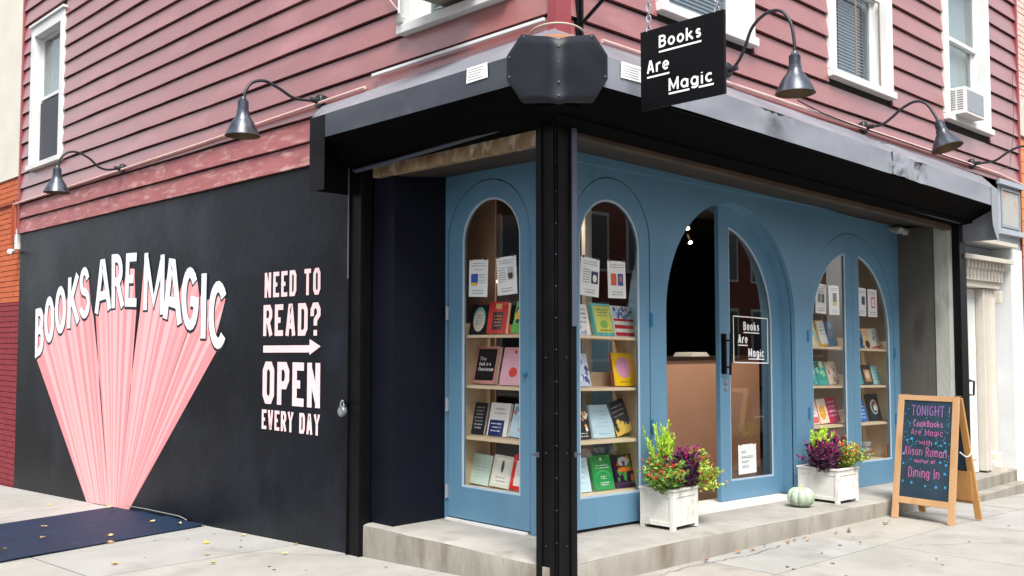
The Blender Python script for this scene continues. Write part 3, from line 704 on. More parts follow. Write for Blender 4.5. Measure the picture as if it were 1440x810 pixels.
# conduits and ledges below the boards
MB().tube([(-.05, D1+.15, 3.508), (-.05, 8, 3.52), (-.05, 5, 3.545), (-.05, 2.0, 3.59)], .013, 8).build('conduit', M['conduit'], B, smooth=True)
MB().tube([(.4, -.05, 3.60), (3.5, -.055, 3.585), (7.5, -.05, 3.57), (8.4, -.05, 3.52)], .015, 8).build('conduit', M['conduit'], B, smooth=True)
MB().tube([(2.9, -.07, 3.63), (3.3, -.08, 3.585), (4.0, -.07, 3.575), (6.9, -.07, 3.56)], .006, 6).build('cable', M['darksteel'], B)
MB().tube([(8.1, -.04, 4.9), (8.08, -.05, 4.2), (7.9, -.05, 3.7), (7.6, -.05, 3.62)], .003, 5).build('cable', M['darksteel'], B)
MB().tube([(-.05, 1.62, 4.6), (-.06, 1.72, 4.25), (-.05, 1.5, 4.02)], .004, 5).build('cable', M['white'], B)
wt = MB(); wt.box((-.06, .05, 3.655), (-.045, 1.9, 3.675)); wt.build('caulk_strip', M['white'], B)

# ------------------------------------------------------------------ concrete step
KX = .027
st = MB(); n = 44
def edgepts():
    pts = []
    for i in range(13): pts.append((.0+.006*noise.noise(Vector((0, i*.8, 3))), 2.04-i*(2.0/12)))
    pts.append((.015, .015))
    for i in range(1, 34): pts.append((i*.2, .0+.010*noise.noise(Vector((i*.7, 0, 7)))+.002*i/3))
    return pts
ep = edgepts()
# top
vs = []; fs = []
def innerp(p, i):
    if i <= 13: return (.7, max(.7, p[1])) if i < 13 else (.7, .7)
    return (max(.7, p[0]), .95)
for i, p in enumerate(ep):
    qx, qy = innerp(p, i)
    for t in (0, .02, .06, .5, 1):
        x = p[0]+(qx-p[0])*t; y = p[1]+(qy-p[1])*t
        z = .2-.012*(1-min(1, t/.04))+.004*noise.noise(Vector((x*1.5, y*1.5, 0)))
        vs.append((x, y, z+shz(x, KX)))
for i in range(len(ep)-1):
    for k in range(4): fs.append((i*5+k, i*5+k+1, (i+1)*5+k+1, (i+1)*5+k))
st.add(vs, fs); 
STEP = st.build('stone_step', M['step'], B, smooth=True)
sd_ = MB(); vs = []
for i, p in enumerate(ep):
    for t in (0, .08, .5, 1):
        zz = (.188+shz(p[0], KX))*(1-t)+(gz(p[0], p[1])-.06)*t; o_ = .006*noise.noise(Vector((p[0]*3, p[1]*3, zz*9)))+(-.003 if t > 0 else 0)
        vs.append((p[0]+(o_ if i <= 13 else 0), p[1]+(o_ if i > 13 else 0), zz))
sd_.add(vs, [(i*4+k, (i+1)*4+k, (i+1)*4+k+1, i*4+k+1) for i in range(len(ep)-1) for k in range(3)])
sd_.build('step_riser', M['step_side'], STEP, smooth=True)
MB().box((1.98, .60, .19), (3.99, .95, .232)).build('door_threshold', M['white'], B, shear=KX, bevel=.004)
MB().box((.575, .86, .197), (.64, 1.75, .215)).build('door_threshold', M['white'], B)

# ------------------------------------------------------------------ arched blue front
def archline(cx, zc, r, zb, n=28, x0=None, x1=None):
    """closed outline of an arched opening, anticlockwise from bottom-left"""
    return [(cx-r, zb)]+[(cx+r*cos(R(180-180*i/n)), zc+r*sin(R(180-180*i/n))) for i in range(n+1)]+[(cx+r, zb)]
PF = lambda y0: (lambda x, z, o: (x, y0+o, z))
PL = lambda x0: (lambda y, z, o: (x0+o, y, z))
# front wall (faces -Y) with door opening and two arched windows
fw = MB()
fw.plate([(.60, .16), (.60, 2.97), (6.30, 2.97), (6.30, .16), (6.155, .16)]+[], [], PF(.62), 0, 0) if False else None
outer = [(.60, .19), (.60, 2.98), (6.29, 2.98), (6.29, .19), (6.15, .19)]+archline(5.20, 1.905, .945, .19)[::-1][0:0]
def holes_bottom(ops, x0, x1, zb, zt):
    pts = [(x0, zt), (x0, zb)]
    for cx, zc, r, ob in ops:
        al = archline(cx, zc, r, zb); pts += al
    pts += [(x1, zb), (x1, zt)]
    return pts
FW = MB().plate(holes_bottom([(1.30, 2.42, .462, 0), (2.99, 1.87, 1.02, 0), (5.20, 1.905, .947, 0)], .600, 6.29, .17, 3.04), [], PF(.62), 0, .05).build('shop_front_wall', M['blue'], B, shear=KX)
LW = MB().plate(holes_bottom([(1.29, 2.395, .467, 0)], .585, 1.79, .17, 2.98), [], PL(.60), 0, .05).build('shop_front_wall', M['blue'], B)
# corner stile where both fronts meet
MB().box((.592, .612, .19), (.64, .655, 3.0)).build('corner_stile', M['blue'], B)
def leaf(name, outl, gl, place, t0, t1, gm, shear, label=None, bottom_kick=True):
    """panel with a glazed opening, a bead round the glass and the pane"""
    o = MB().plate(outl, [gl], place, t0, t1).build(name, M['blue'], B, shear=shear, bevel=.002)
    cx = sum(p[0] for p in gl)/len(gl); cz = sum(p[1] for p in gl)/len(gl)
    def scl(k): 
        out = []
        n = len(gl)
        for i in range(n):
            p = Vector(gl[i]); a_ = (p-Vector(gl[i-1])).normalized(); b_ = (Vector(gl[(i+1) % n])-p).normalized(); t_ = (a_+b_)
            t_ = t_.normalized() if t_.length > 1e-5 else a_
            nn = Vector((t_.y, -t_.x)); c_ = max(.4, abs(nn.dot(Vector((a_.y, -a_.x))))); 
            if nn.dot(Vector((cx, cz))-p) < 0: nn = -nn
            q_ = p+nn*(k/c_); out.append((q_.x, q_.y))
        return out
    tm = (t0+t1)/2
    MB().plate(scl(-.0), [scl(.016)], place, tm-.016, tm-.008).build('glazing_bead', surf('bead_paint', (150, 168, 182), (170, 184, 194), 4, .5, .1), o, shear=shear)
    MB().plate(scl(.002), [], place, tm-.002, tm+.003, sides=False).build('pane', gm, o, shear=shear)
    return o
def halfarch(cx, zc, r, zb, side, xm, n=16):
    """outline of half an arch: side -1 left half ending at x=xm, +1 right half"""
    am = math.degrees(math.acos(max(-1, min(1, (xm-cx)/r))))
    if side < 0: return [(xm, zb), (cx-r, zb)]+[(cx+r*cos(R(180-(180-am)*i/n)), zc+r*sin(R(180-(180-am)*i/n))) for i in range(n+1)]
    return [(cx+r, zb), (xm, zb)]+[(cx+r*cos(R(am-am*i/n)), zc+r*sin(R(am-am*i/n))) for i in range(n+1)]
# side-street door leaf with glass
L1 = leaf('arched_door', archline(1.29, 2.395, .458, .225), archline(1.262, 2.385, .327, .47), PL(.605), 0, .045, M['glass'], 0)
# narrow front door leaf
L2 = leaf('arched_door', archline(1.30, 2.42, .454, .225), archline(1.278, 2.345, .36, .445), PF(.625), 0, .045, M['glass'], KX)
# wide display window: two leaves meeting at a stile
L3 = leaf('window_leaf', halfarch(5.20, 1.905, .939, .20, -1, 5.196), halfarch(5.20, 1.79, .855, .455, -1, 5.055), PF(.625), 0, .045, M['glass'], KX)
L4 = leaf('window_leaf', halfarch(5.20, 1.905, .939, .20, 1, 5.204), halfarch(5.20, 1.79, .855, .455, 1, 5.335), PF(.625), 0, .045, M['glass'], KX)
# entrance: one leaf shut, the other swung in
rj = MB(); al = archline(2.99, 1.87, 1.02, .2); ar = archline(2.99, 1.87, 1.02, .2)
vs = [(x, .66, z) for x, z in al]+[(x, .99, z) for x, z in al]; k = len(al)
rj.add(vs, [(i, i+1, k+i+1, k+i) for i in range(k-1)])
o = rj.build('door_reveal', M['blue'], B, shear=KX)
sm = o.modifiers.new('s', 'SOLIDIFY'); sm.thickness = .03; sm.offset = 1
DL = leaf('entrance_door', halfarch(2.99, 1.87, 1.03, .235, 1, 2.965), halfarch(2.97, 1.84, .885, .405, 1, 3.125), PF(.775), 0, .045, M['glass'], KX)
# the open leaf stands inside, hinged at the left jamb
od = MB(); od.box((2.0, .84, .24), (2.045, 1.78, 1.9)); OD = od.build('entrance_door', M['blue'], B, shear=KX)
# handle, lock, hinges, knobs
h = MB(); h.box((2.985, .735, 1.37), (3.012, .775, 1.73)); h.tube([(3.03, .71, 1.36), (3.03, .70, 1.74)], .011, 8); h.tube([(3.03, .775, 1.43), (3.03, .70, 1.43)], .008, 6); h.tube([(3.03, .775, 1.67), (3.03, .70, 1.67)], .008, 6); h.box((3.01, .765, 1.38), (3.06, .775, 1.72))
h.build('door_handle', M['black'], DL, shear=KX)
MB().lathe([(0, .02), (.02, .016), (.024, 0)], (3.04, .775, 1.30), (0, -1, 0), 14).lathe([(0, .02), (.018, .016), (.02, 0)], (3.04, .775, 1.245), (0, -1, 0), 14).build('lock', flat((170, 172, 176), .3, .8), DL, shear=KX)
hb = flat((40, 98, 132), .4)
for x, zs in ((1.772, (1.80, .95)), (4.248, (1.75, 1.0, .45)), (6.15, (1.62, .9)),):
    for z in zs:
        m1 = MB(); m1.tube([(x, .612, z-.055), (x, .612, z+.055)], .010, 8); m1.box((x-.016, .614, z-.05), (x+.016, .622, z+.05)); m1.build('hinge', hb, B, shear=KX)
for z in (1.83, 1.1, .42):
    m1 = MB(); m1.tube([(.592, 1.757, z-.055), (.592, 1.757, z+.055)], .010, 8); m1.box((.594, 1.74, z-.05), (.602, 1.775, z+.05)); m1.build('hinge', flat((150, 160, 168), .4, .4), B)
MB().lathe([(0, .035), (.016, .03), (.02, .018), (.009, .012), (.01, 0)], (.605, .868, 1.365), (-1, 0, 0), 14).build('door_knob', hb, L1, smooth=True)
# right return wall and pier
MB().box((6.285, .2, -.1), (6.40, .70, 2.98)).build('return_wall', surf('shaded_render', (66, 64, 59), (80, 78, 72), 2.2, .85, .4, 30, (52, 50, 46), 3, (.55, .7), (1, 1, .3)), B, shear=.02)  # pier render in a darker copy, shade of the return painted in
pr_ = MB(); pr_.box((6.275, .055, -.1), (6.40, .215, 2.97)); pr_.build('rendered_pier', M['pillar'], B, shear=.02, bevel=.006)
em = MB(); em.box((6.10, .56, 2.97), (6.24, .62, 3.01)); em.lathe([(.0, .05), (.035, .05), (.045, 0), (.0, 0)], (6.10, .53, 2.98), (-.5, -1, -.3), 12); em.lathe([(.0, .05), (.035, .05), (.045, 0), (.0, 0)], (6.24, .53, 2.98), (.3, -1, -.3), 12)
em.build('emergency_light', flat((150, 152, 150), .5), B, shear=KX)

# ------------------------------------------------------------------ interior shell
I = MB(); I.box((.68, .70, .05), (7.9, 7.5, .15)); I.build('interior_floor', M['floor_in'], B)
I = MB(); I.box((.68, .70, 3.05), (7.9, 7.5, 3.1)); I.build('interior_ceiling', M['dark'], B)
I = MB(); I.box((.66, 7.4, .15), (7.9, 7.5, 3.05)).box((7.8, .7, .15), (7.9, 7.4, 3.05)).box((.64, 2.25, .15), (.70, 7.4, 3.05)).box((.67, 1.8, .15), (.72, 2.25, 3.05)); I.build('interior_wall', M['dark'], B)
I = MB(); I.box((1.04, 1.67, .4), (1.055, 2.05, 3.0)); I.build('interior_partition', surf('partition_board', (186, 144, 112), (194, 152, 120), 2, .7, .05), B)
I = MB(); I.box((6.4, .71, .15), (6.46, 2.4, 3.04)); I.build('interior_partition', surf('pale_partition', (150, 140, 124), (164, 154, 138), 2, .8, .05), B)
ct = thing('shop_counter', 'tall brown shop counter inside the open entrance', 'counter', (4.2, 2.2, .15))
MB().box((2.55, 2.0, .15), (5.6, 2.04, 1.40)).build('counter_front', surf('counter_board', (186, 144, 120), (194, 152, 127), 2, .7, .05), ct)
MB().box((2.5, 1.98, 1.402), (5.65, 2.7, 1.44)).build('counter_top', flat((44, 30, 24), .4), ct)
MB().box((2.56, 2.045, .15), (5.59, 2.6, 1.39)).build('counter_body', M['dark'], ct)
t_ = MB()
for k in range(5): t_.box((4.28+.01*k, 2.02, 1.442+k*.009), (4.62-.012*k, 2.26, 1.449+k*.009))
single('paper_stack', t_, M['paper'], 'stack of white papers on top of the brown counter inside', 'papers')
wb = flat((255, 226, 180), .5, 0, 14)
tr = thing('track_light', 'small spotlights glowing on the ceiling inside the open door', 'spotlight', (4.9, 2.5, 3.04))
MB().tube([(4.2, 2.5, 3.03), (5.6, 2.5, 3.03)], .014, 6).build('track', M['black'], tr)
for x, z in ((4.90, 2.93), (4.95, 2.77)):
    MB().lathe([(.02, .1), (.045, .09), (.05, 0)], (x, 2.5, z), (.2, .5, .8), 14).build('spot_head', M['black'], tr)
    MB().lathe([(0, .0), (.022, .0), (.022, -.008), (0, -.012)], (x-.004, 2.49, z-.005), (.2, .5, .8), 14).build('bulb', wb, tr)
for (x, y, tx, ty, tz, e_) in ((3.3, 1.15, 3.8, 2.0, .9, 36), (4.6, 1.3, 4.7, 2.0, .7, 30), (1.35, 1.35, 1.35, 1.0, 1.0, 26), (5.6, 1.35, 5.3, .95, 1.0, 26)):  # extra spots with heads, added to brighten the counter and displays
    ld = bpy.data.lights.new('added_spot_lamp', 'SPOT'); ld.energy = e_; ld.color = (1.0, .84, .66); ld.spot_size = R(95); ld.spot_blend = .8; ld.shadow_soft_size = .03
    lo = bpy.data.objects.new('added_spot_lamp', ld); COL.objects.link(lo); lo.parent = tr
    d_ = Vector((tx-x, ty-y, tz-2.9)).normalized(); lo.location = Vector((x, y, 2.9))-Vector(tr.location)+d_*.03; lo.rotation_euler = (-d_).to_track_quat('Z', 'Y').to_euler()
    MB().lathe([(.02, -.1), (.045, -.09), (.05, 0)], (x, y, 2.9), tuple(d_), 14).build('spot_head', M['black'], tr)
    MB().tube([(x, y, 2.97), (x, y, 3.05)], .008, 6).build('added_spot_stem', M['black'], tr)
for x, y, z, l_ in ((1.6, 3.4, 2.2, 'left'), (3.7, 4.8, 2.35, 'right')):
    f_ = MB(); f_.box((x-.35, y, z), (x+.35, y+.03, z+.035)); f_.build('wall_batten_lamp', flat((255, 190, 110), .5, 0, 3), B)

# ------------------------------------------------------------------ display cases
SHZ = (1.655, 1.258, .856, .452)
def case_side(label):
    c_ = thing('display_case', label, 'bookcase', (.85, 1.3, .2))
    MB().box((.665, 1.70, .40), (1.02, 1.722, 1.75)).build('side_panel', M['ply'], c_)
    MB().box((.665, .86, .40), (1.02, .88, 1.75)).build('side_panel', M['ply'], c_)
    for z in SHZ: MB().box((.662, .88, z-.022), (1.0, 1.70, z)).build('shelf', M['ply'], c_)
    for z in SHZ[1:]: MB().box((.985, .90, z), (.998, 1.69, z+.10)).build('back_ledge', M['ply'], c_)
    MB().box((.985, .90, 1.655), (.998, 1.69, 1.74)).build('back_ledge', M['ply'], c_)
    return c_
case_side('pale plywood book display behind the narrow arched glass left of the black corner post')
def case_front(x0, x1, label, divs=()):
    c_ = thing('display_case', label, 'bookcase', ((x0+x1)/2, .85, .2))
    for x in (x0, x1): MB().box((x-.011, .685, .38), (x+.011, 1.04, 1.75)).build('side_panel', M['ply'], c_, shear=KX)
    for z in SHZ: MB().box((x0+.012, .682, z-.022), (x1-.012, 1.02, z)).build('shelf', M['ply'], c_, shear=KX)
    for z in SHZ:
        for (q0, q1) in ([(x0+.3, x1-.02)] if not divs else [(x0+.25, divs[0]-.1), (divs[0]+.1, x1-.03)]):
            MB().box((q0, 1.0, z), (q1, 1.013, z+.115)).build('back_ledge', M['ply'], c_, shear=KX)
    return c_
case_front(.90, 1.80, 'pale plywood book display behind the narrow arched glass right of the black corner post')
case_front(4.28, 6.22, 'pale plywood book display behind the wide arched window beside the chalkboard sign', (5.2,))
MB().box((1.50, 1.08, .4), (1.58, 1.12, 3.0)).build('interior_post', flat((170, 165, 155), .6), B)

# ------------------------------------------------------------------ books
PAGE = flat((226, 220, 206), .85)
def book(case, c_, z, w_, h_, cover, art, label, tilt=13, roll=0, thick=.026, side=None, d=.80, twist=0):
    """case 's': faces the side street (-X) at y=c_; 'f': faces the front (-Y) at x=c_"""
    rt, nm = (Vector((0, -1, 0)), Vector((-1, 0, 0))) if case == 's' else (Vector((1, 0, 0)), Vector((0, -1, 0)))
    base = Vector((d, c_, z)) if case == 's' else Vector((c_, d, z))
    tw = Matrix.Rotation(R(twist), 3, 'Z'); rt = tw @ rt; nm = tw @ nm
    up = Vector((0, 0, 1))*cos(R(tilt))-nm*sin(R(tilt)); n2 = nm*cos(R(tilt))+Vector((0, 0, 1))*sin(R(tilt))
    cr, sr = cos(R(roll)), sin(R(roll)); r2 = rt*cr+up*sr; u2 = up*cr-rt*sr
    base = base+up*(abs(sr)*w_/2+.001)+Vector((0, 0, thick*sin(R(tilt))))
    b0 = base-r2*w_/2
    pl = lambda u, v, o: b0+r2*u+u2*v+n2*o
    kx = KX if case == 'f' else 0
    org = Vector(base); org.z += shz(org.x, kx) if kx else 0
    root = thing('book', label, 'book', org)
    def hx(u0, v0, u1, v1, o0, o1): return [pl(u0, v0, o0), pl(u1, v0, o0), pl(u1, v1, o0), pl(u0, v1, o0), pl(u0, v0, o1), pl(u1, v0, o1), pl(u1, v1, o1), pl(u0, v1, o1)]
    cm = flat(cover, .35); sm_ = flat(side, .4) if side else cm
    cv_ = MB(); cv_.hexa(hx(0, 0, w_, h_, -.0025, 0), cm); cv_.hexa(hx(0, 0, w_, h_, -thick, -thick+.0025), cm); cv_.hexa(hx(0, 0, .003, h_, -thick+.0026, -.0026), sm_)
    cv_.build('cover', None, root, shear=kx)
    MB().hexa(hx(.0035, .004, w_-.004, h_-.004, -thick+.0027, -.0027)).build('pages', PAGE, root, shear=kx)
    am = MB()
    for i, a_ in enumerate(art):
        of = .0006+.00035*i; k = a_[0]
        if k == 'r': _, u0, v0, u1, v1, c1 = a_; am.add([pl(u0*w_, v0*h_, of), pl(u1*w_, v0*h_, of), pl(u1*w_, v1*h_, of), pl(u0*w_, v1*h_, of)], [(0, 1, 2, 3)], flat(c1, .4))
        elif k == 'o':
            _, u, v, ru, rv_, c1 = a_; pts = arc(u*w_, v*h_, ru*w_, rv_*h_, 0, 342, 19)
            am.add([pl(x, y, of) for x, y in pts], [tuple(range(20))], flat(c1, .4))
        elif k == 't':
            _, s_, u0, v0, u1, v1, c1 = a_; text(am, s_, (u0*w_, v0*h_, u1*w_, v1*h_), (v1-v0)*h_*.085, pl, of, .0002, flat(c1, .5))
        elif k == 'l':
            _, nn, u0, v0, u1, v1, c1 = a_
            for q in range(nn):
                vv = (v0+(v1-v0)*(q+.5)/nn)*h_; u = u0+random.uniform(0, .14)*(u1-u0); ue = u1-random.uniform(0, .14)*(u1-u0); hh = min((v1-v0)*h_/nn*.24, .011)
                while u < ue:       # illegible title lines: short strokes of letter width
                    un = min(ue, u+random.uniform(.03, .075)); ribbon(am, [(u*w_, vv), (un*w_, vv+random.uniform(-.0008, .0008))], hh*random.uniform(.55, 1), pl, of, .0001, flat(c1, .5)); u = un+random.choice((.012, .014, .05))
        elif k == 'b':   # scattered blots
            _, nn, u0, v0, u1, v1, rr, cols = a_
            for q in range(nn):
                u = random.uniform(u0, u1)*w_; v = random.uniform(v0, v1)*h_; r_ = rr*w_*random.uniform(.5, 1.2)
                u = min(max(u, r_), w_-r_); v = min(max(v, r_), h_-r_)
                a0 = random.random()*6; pts = [(u+r_*cos(a0+t*pi/4)*(1 if t % 2 else .6), v+r_*sin(a0+t*pi/4)) for t in range(8)]
                am.add([pl(x, y, of+.00003*q) for x, y in pts], [tuple(range(8))], flat(random.choice(cols), .45))
    if am.v: am.build('cover_art', None, root, shear=kx)
    return root
W_ = (238, 238, 234); K_ = (24, 24, 28)
# side display, top shelf downwards
S1, S2, S3, S4 = SHZ
book('s', 1.615, S1, .17, .245, K_, [('o', .48, .5, .34, .42, (150, 214, 205)), ('o', .48, .44, .3, .36, (240, 236, 222)), ('l', 4, .3, .3, .68, .66, (120, 170, 160))], 'black book with a pale oval on its cover, top shelf left of the post', twist=16, thick=.03)
book('s', 1.405, S1, .175, .258, (214, 44, 34), [('r', .34, .78, .66, .94, (226, 186, 110)), ('r', .24, .12, .76, .68, (58, 24, 24)), ('l', 4, .28, .2, .72, .6, (226, 150, 90))], 'bright red book with a dark cover panel, top shelf left of the post', twist=16, thick=.045)
book('s', 1.13, S1, .19, .25, (104, 198, 96), [('b', 14, .1, .1, .9, .9, .2, [(240, 196, 60), (60, 50, 110), (220, 80, 150), (30, 40, 50)]), ('l', 3, .15, .35, .85, .7, (30, 30, 50))], 'green book with yellow and purple splashes, top shelf just left of the post', twist=6, roll=-4)
book('s', 1.556, S2, .26, .305, (214, 150, 142), [('r', .08, .09, .92, .93, K_), ('t', 'This', .2, .62, .48, .72, W_), ('t', 'Book is a', .2, .48, .72, .58, W_), ('t', 'Planetarium', .2, .34, .86, .44, W_)], 'black book with white title lettering inside a salmon pink border', thick=.035)
book('s', 1.235, S2, .27, .30, (238, 186, 204), [('o', .5, .34, .17, .13, (226, 66, 44)), ('o', .5, .88, .05, .05, (200, 60, 60)), ('l', 1, .24, .61, .78, .67, (224, 150, 168))], 'pale pink book with one red fruit on its cover')
book('s', 1.63, S3, .155, .255, (30, 36, 48), [('l', 7, .15, .15, .85, .9, (190, 190, 190))], 'charcoal book with rows of grey lettering on the third shelf left of the post')
book('s', 1.40, S3, .225, .262, W_, [('r', .06, .0, .8, .48, (34, 44, 104)), ('l', 3, .14, .1, .7, .42, (206, 208, 226)), ('l', 2, .2, .62, .8, .88, (180, 176, 170))], 'white book with a navy lower half on the third shelf left of the post')
book('s', 1.165, S3, .19, .255, (188, 218, 232), [('b', 12, .1, .1, .9, .9, .13, [(220, 100, 90), (236, 240, 240), (120, 160, 200)])], 'pale blue book with red and white pattern, third shelf left of post', roll=-3)
book('s', 1.61, S4, .195, .24, (208, 228, 218), [('l', 6, .15, .2, .8, .85, (180, 206, 196))], 'pale mint book on the lowest shelf left of the post', twist=8, roll=-4)
book('s', 1.37, S4, .20, .25, (228, 226, 210), [('r', .12, .1, .88, .9, (236, 238, 226)), ('o', .5, .66, .07, .2, (46, 70, 70)), ('l', 2, .2, .14, .8, .36, (160, 160, 150))], 'cream book with a dark feather on its cover on the lowest shelf', twist=8, roll=-4)
book('s', 1.165, S4, .18, .27, (214, 40, 40), [('r', .2, .12, .95, .82, (240, 234, 228)), ('l', 3, .3, .4, .85, .7, (220, 160, 150))], 'red book with a white cover panel, last on the lowest shelf left of the post', twist=5, roll=-3)
# narrow front display
book('f', 1.155, S1, .19, .245, W_, [('l', 4, .12, .35, .9, .9, (120, 130, 160)), ('b', 6, .3, .05, .7, .3, .1, [(150, 180, 220)])], 'white book with grey blue lettering, left end of the top shelf right of the post')
book('f', 1.421, S1, .235, .262, (94, 186, 182), [('r', .1, .1, .94, .92, (222, 218, 96)), ('l', 3, .2, .58, .85, .86, (60, 150, 140)), ('o', .52, .36, .2, .12, (130, 190, 90)), ('l', 1, .2, .12, .86, .22, (30, 110, 120))], 'teal book with a yellow green cover panel on the top shelf right of the post')
book('f', 1.681, S1, .25, .255, W_, [('r', 0, .02, 1, .14, (196, 44, 60)), ('r', 0, .26, 1, .38, (196, 44, 60)), ('r', 0, .50, 1, .58, (196, 44, 60)), ('r', 0, .60, 1, .98, (206, 216, 232)), ('b', 30, .05, .62, .95, .95, .07, [(50, 90, 160), (236, 240, 244), (60, 110, 180)])], 'book with red and white stripes under blue stars on the top shelf')
book('f', 1.155, S2, .19, .26, (196, 208, 226), [('b', 18, .1, .1, .9, .9, .13, [(60, 80, 130), (230, 236, 244), (90, 120, 170)])], 'book with blue and white leafy pattern behind the post on the second shelf')
book('f', 1.675, S2, .225, .27, (250, 206, 30), [('o', .48, .56, .34, .32, (226, 160, 190)), ('l', 3, .28, .46, .68, .68, (206, 130, 160)), ('l', 1, .2, .08, .8, .16, (120, 96, 40))], 'bright yellow book with a pink circle on its cover', side=(150, 60, 110), twist=-12, thick=.035)
book('f', 1.155, S3, .19, .215, (36, 34, 36), [('b', 12, .1, .3, .9, .95, .14, [(226, 170, 80), (200, 120, 60), (230, 230, 220)]), ('l', 2, .1, .05, .9, .25, (190, 190, 180))], 'black book with gold flecks behind the post on the third shelf')
book('f', 1.405, S3, .26, .262, (184, 210, 222), [('l', 5, .2, .3, .8, .85, (160, 190, 206)), ('l', 1, .2, .08, .8, .16, (120, 160, 190))], 'plain powder blue book on the third shelf right of the post')
book('f', 1.665, S3, .215, .27, (46, 46, 50), [('r', .0, .0, 1, .3, (222, 184, 84)), ('b', 10, .1, .2, .9, .4, .14, [(46, 46, 50), (222, 190, 90)]), ('l', 3, .12, .5, .9, .9, (150, 150, 140))], 'charcoal and gold book leaning sideways on the third shelf', roll=14)
book('f', 1.155, S4, .19, .262, (190, 216, 226), [('l', 4, .2, .2, .8, .8, (160, 196, 214))], 'pale blue book at the left end of the lowest shelf right of the post')
book('f', 1.41, S4, .235, .27, (44, 148, 80), [('r', .46, .84, .54, .93, W_), ('o', .5, .40, .36, .17, (84, 184, 112)), ('o', .5, .36, .34, .17, (44, 148, 80)), ('l', 2, .12, .60, .9, .74, (216, 240, 222)), ('l', 2, .32, .30, .68, .42, W_), ('l', 2, .28, .12, .8, .24, W_)], 'green book with white lettering on the lowest shelf right of the post')
book('f', 1.685, S4, .25, .265, (50, 24, 58), [('b', 16, .1, .2, .9, .9, .14, [(214, 90, 50), (70, 150, 70), (120, 40, 110), (224, 130, 60)]), ('o', .5, .78, .28, .14, (226, 230, 226)), ('r', .2, .48, .8, .6, (236, 130, 40))], 'dark purple book with orange, green and white artwork on the lowest shelf')
# wide window, left leaf
book('f', 4.72, S1, .20, .262, (226, 222, 176), [('b', 8, .1, .1, .9, .6, .18, [(150, 206, 220), (240, 236, 200)])], 'pale yellow and blue book, leftmost on the top shelf of the wide window')
book('f', 4.905, S1, .21, .272, (232, 186, 60), [('r', .28, .08, 1, .96, (236, 238, 240)), ('l', 3, .4, .4, .9, .8, (150, 170, 200))], 'white book with a yellow edge on the top shelf of the wide window', roll=3)
book('f', 5.12, S1, .21, .27, (34, 96, 146), [('l', 3, .2, .3, .85, .6, (190, 90, 120)), ('o', .6, .8, .2, .12, (80, 150, 180))], 'blue book leaning beside the white and yellow book in the wide window', roll=5)
book('f', 4.70, S2, .18, .235, (96, 176, 176), [('b', 8, .1, .1, .9, .9, .16, [(60, 140, 150), (180, 216, 206)])], 'soft teal book, leftmost on the second shelf of the wide window')
book('f', 4.885, S2, .235, .25, (64, 170, 160), [('b', 10, .1, .1, .9, .9, .16, [(40, 110, 120), (150, 216, 170), (230, 226, 180)])], 'green and teal book with leafy art on the second shelf of the wide window')
book('f', 5.125, S2, .225, .24, (232, 206, 184), [('b', 10, .1, .1, .9, .9, .12, [(204, 110, 80), (240, 226, 210)])], 'peach book with rust pattern on the second shelf of the wide window', roll=4)
book('f', 4.715, S3, .17, .25, (236, 226, 222), [('r', .1, .05, .9, .3, (220, 110, 90)), ('l', 3, .15, .4, .85, .8, (214, 130, 120))], 'white book with coral lower band, leftmost on the third shelf of the wide window')
book('f', 4.905, S3, .22, .255, (240, 228, 206), [('o', .5, .45, .3, .3, (240, 176, 52)), ('r', .0, .0, .1, 1, (220, 110, 90))], 'cream book with an orange yellow blot on the third shelf of the wide window', roll=3)
book('f', 5.13, S3, .235, .27, (198, 34, 84), [('l', 4, .15, .2, .85, .9, (240, 176, 196))], 'magenta book with pale lettering on the third shelf of the wide window', roll=4)
# wide window, right leaf
book('f', 5.735, S1, .17, .205, (48, 120, 166), [('b', 5, .1, .1, .9, .6, .2, [(230, 236, 240), (30, 60, 90)])], 'blue book half behind the stile on the top shelf of the wide window')
book('f', 5.905, S1, .18, .222, (236, 200, 150), [('o', .5, .2, .3, .2, (60, 50, 50)), ('l', 2, .2, .6, .8, .9, (206, 150, 110))], 'peach book with a dark shape at its foot right of the stile', roll=3)
book('f', 6.11, S1, .23, .225, (226, 228, 222), [('r', .0, .0, 1, .1, (214, 70, 120)), ('b', 5, .3, .3, .8, .8, .1, [(120, 160, 130), (214, 150, 160)])], 'white book with a pink lower edge, rightmost on the top shelf of the wide window', roll=5)
book('f', 5.70, S2, .16, .21, (80, 160, 160), [], 'small teal book behind the stile on the second shelf of the wide window')
book('f', 5.905, S2, .215, .222, (70, 62, 58), [('r', .2, .15, .85, .75, (190, 150, 110)), ('o', .5, .5, .2, .2, (226, 206, 180))], 'dark brown book with a portrait like panel right of the stile')
book('f', 6.125, S2, .205, .216, (168, 214, 214), [('l', 4, .15, .2, .85, .85, (60, 140, 150))], 'pale aqua book, rightmost on the second shelf of the wide window')
book('f', 5.76, S3, .19, .25, (56, 110, 190), [('l', 5, .1, .1, .9, .9, (196, 214, 236))], 'cobalt blue book with white lettering on the third shelf right of the stile')
book('f', 6.08, S3, .28, .30, (22, 44, 54), [('o', .5, .52, .30, .28, (226, 232, 224)), ('o', .5, .50, .24, .22, (40, 70, 60)), ('o', .56, .5, .15, .14, (236, 236, 230)), ('o', .44, .62, .09, .08, (206, 60, 50))], 'dark teal book with a round white and red emblem on its cover')
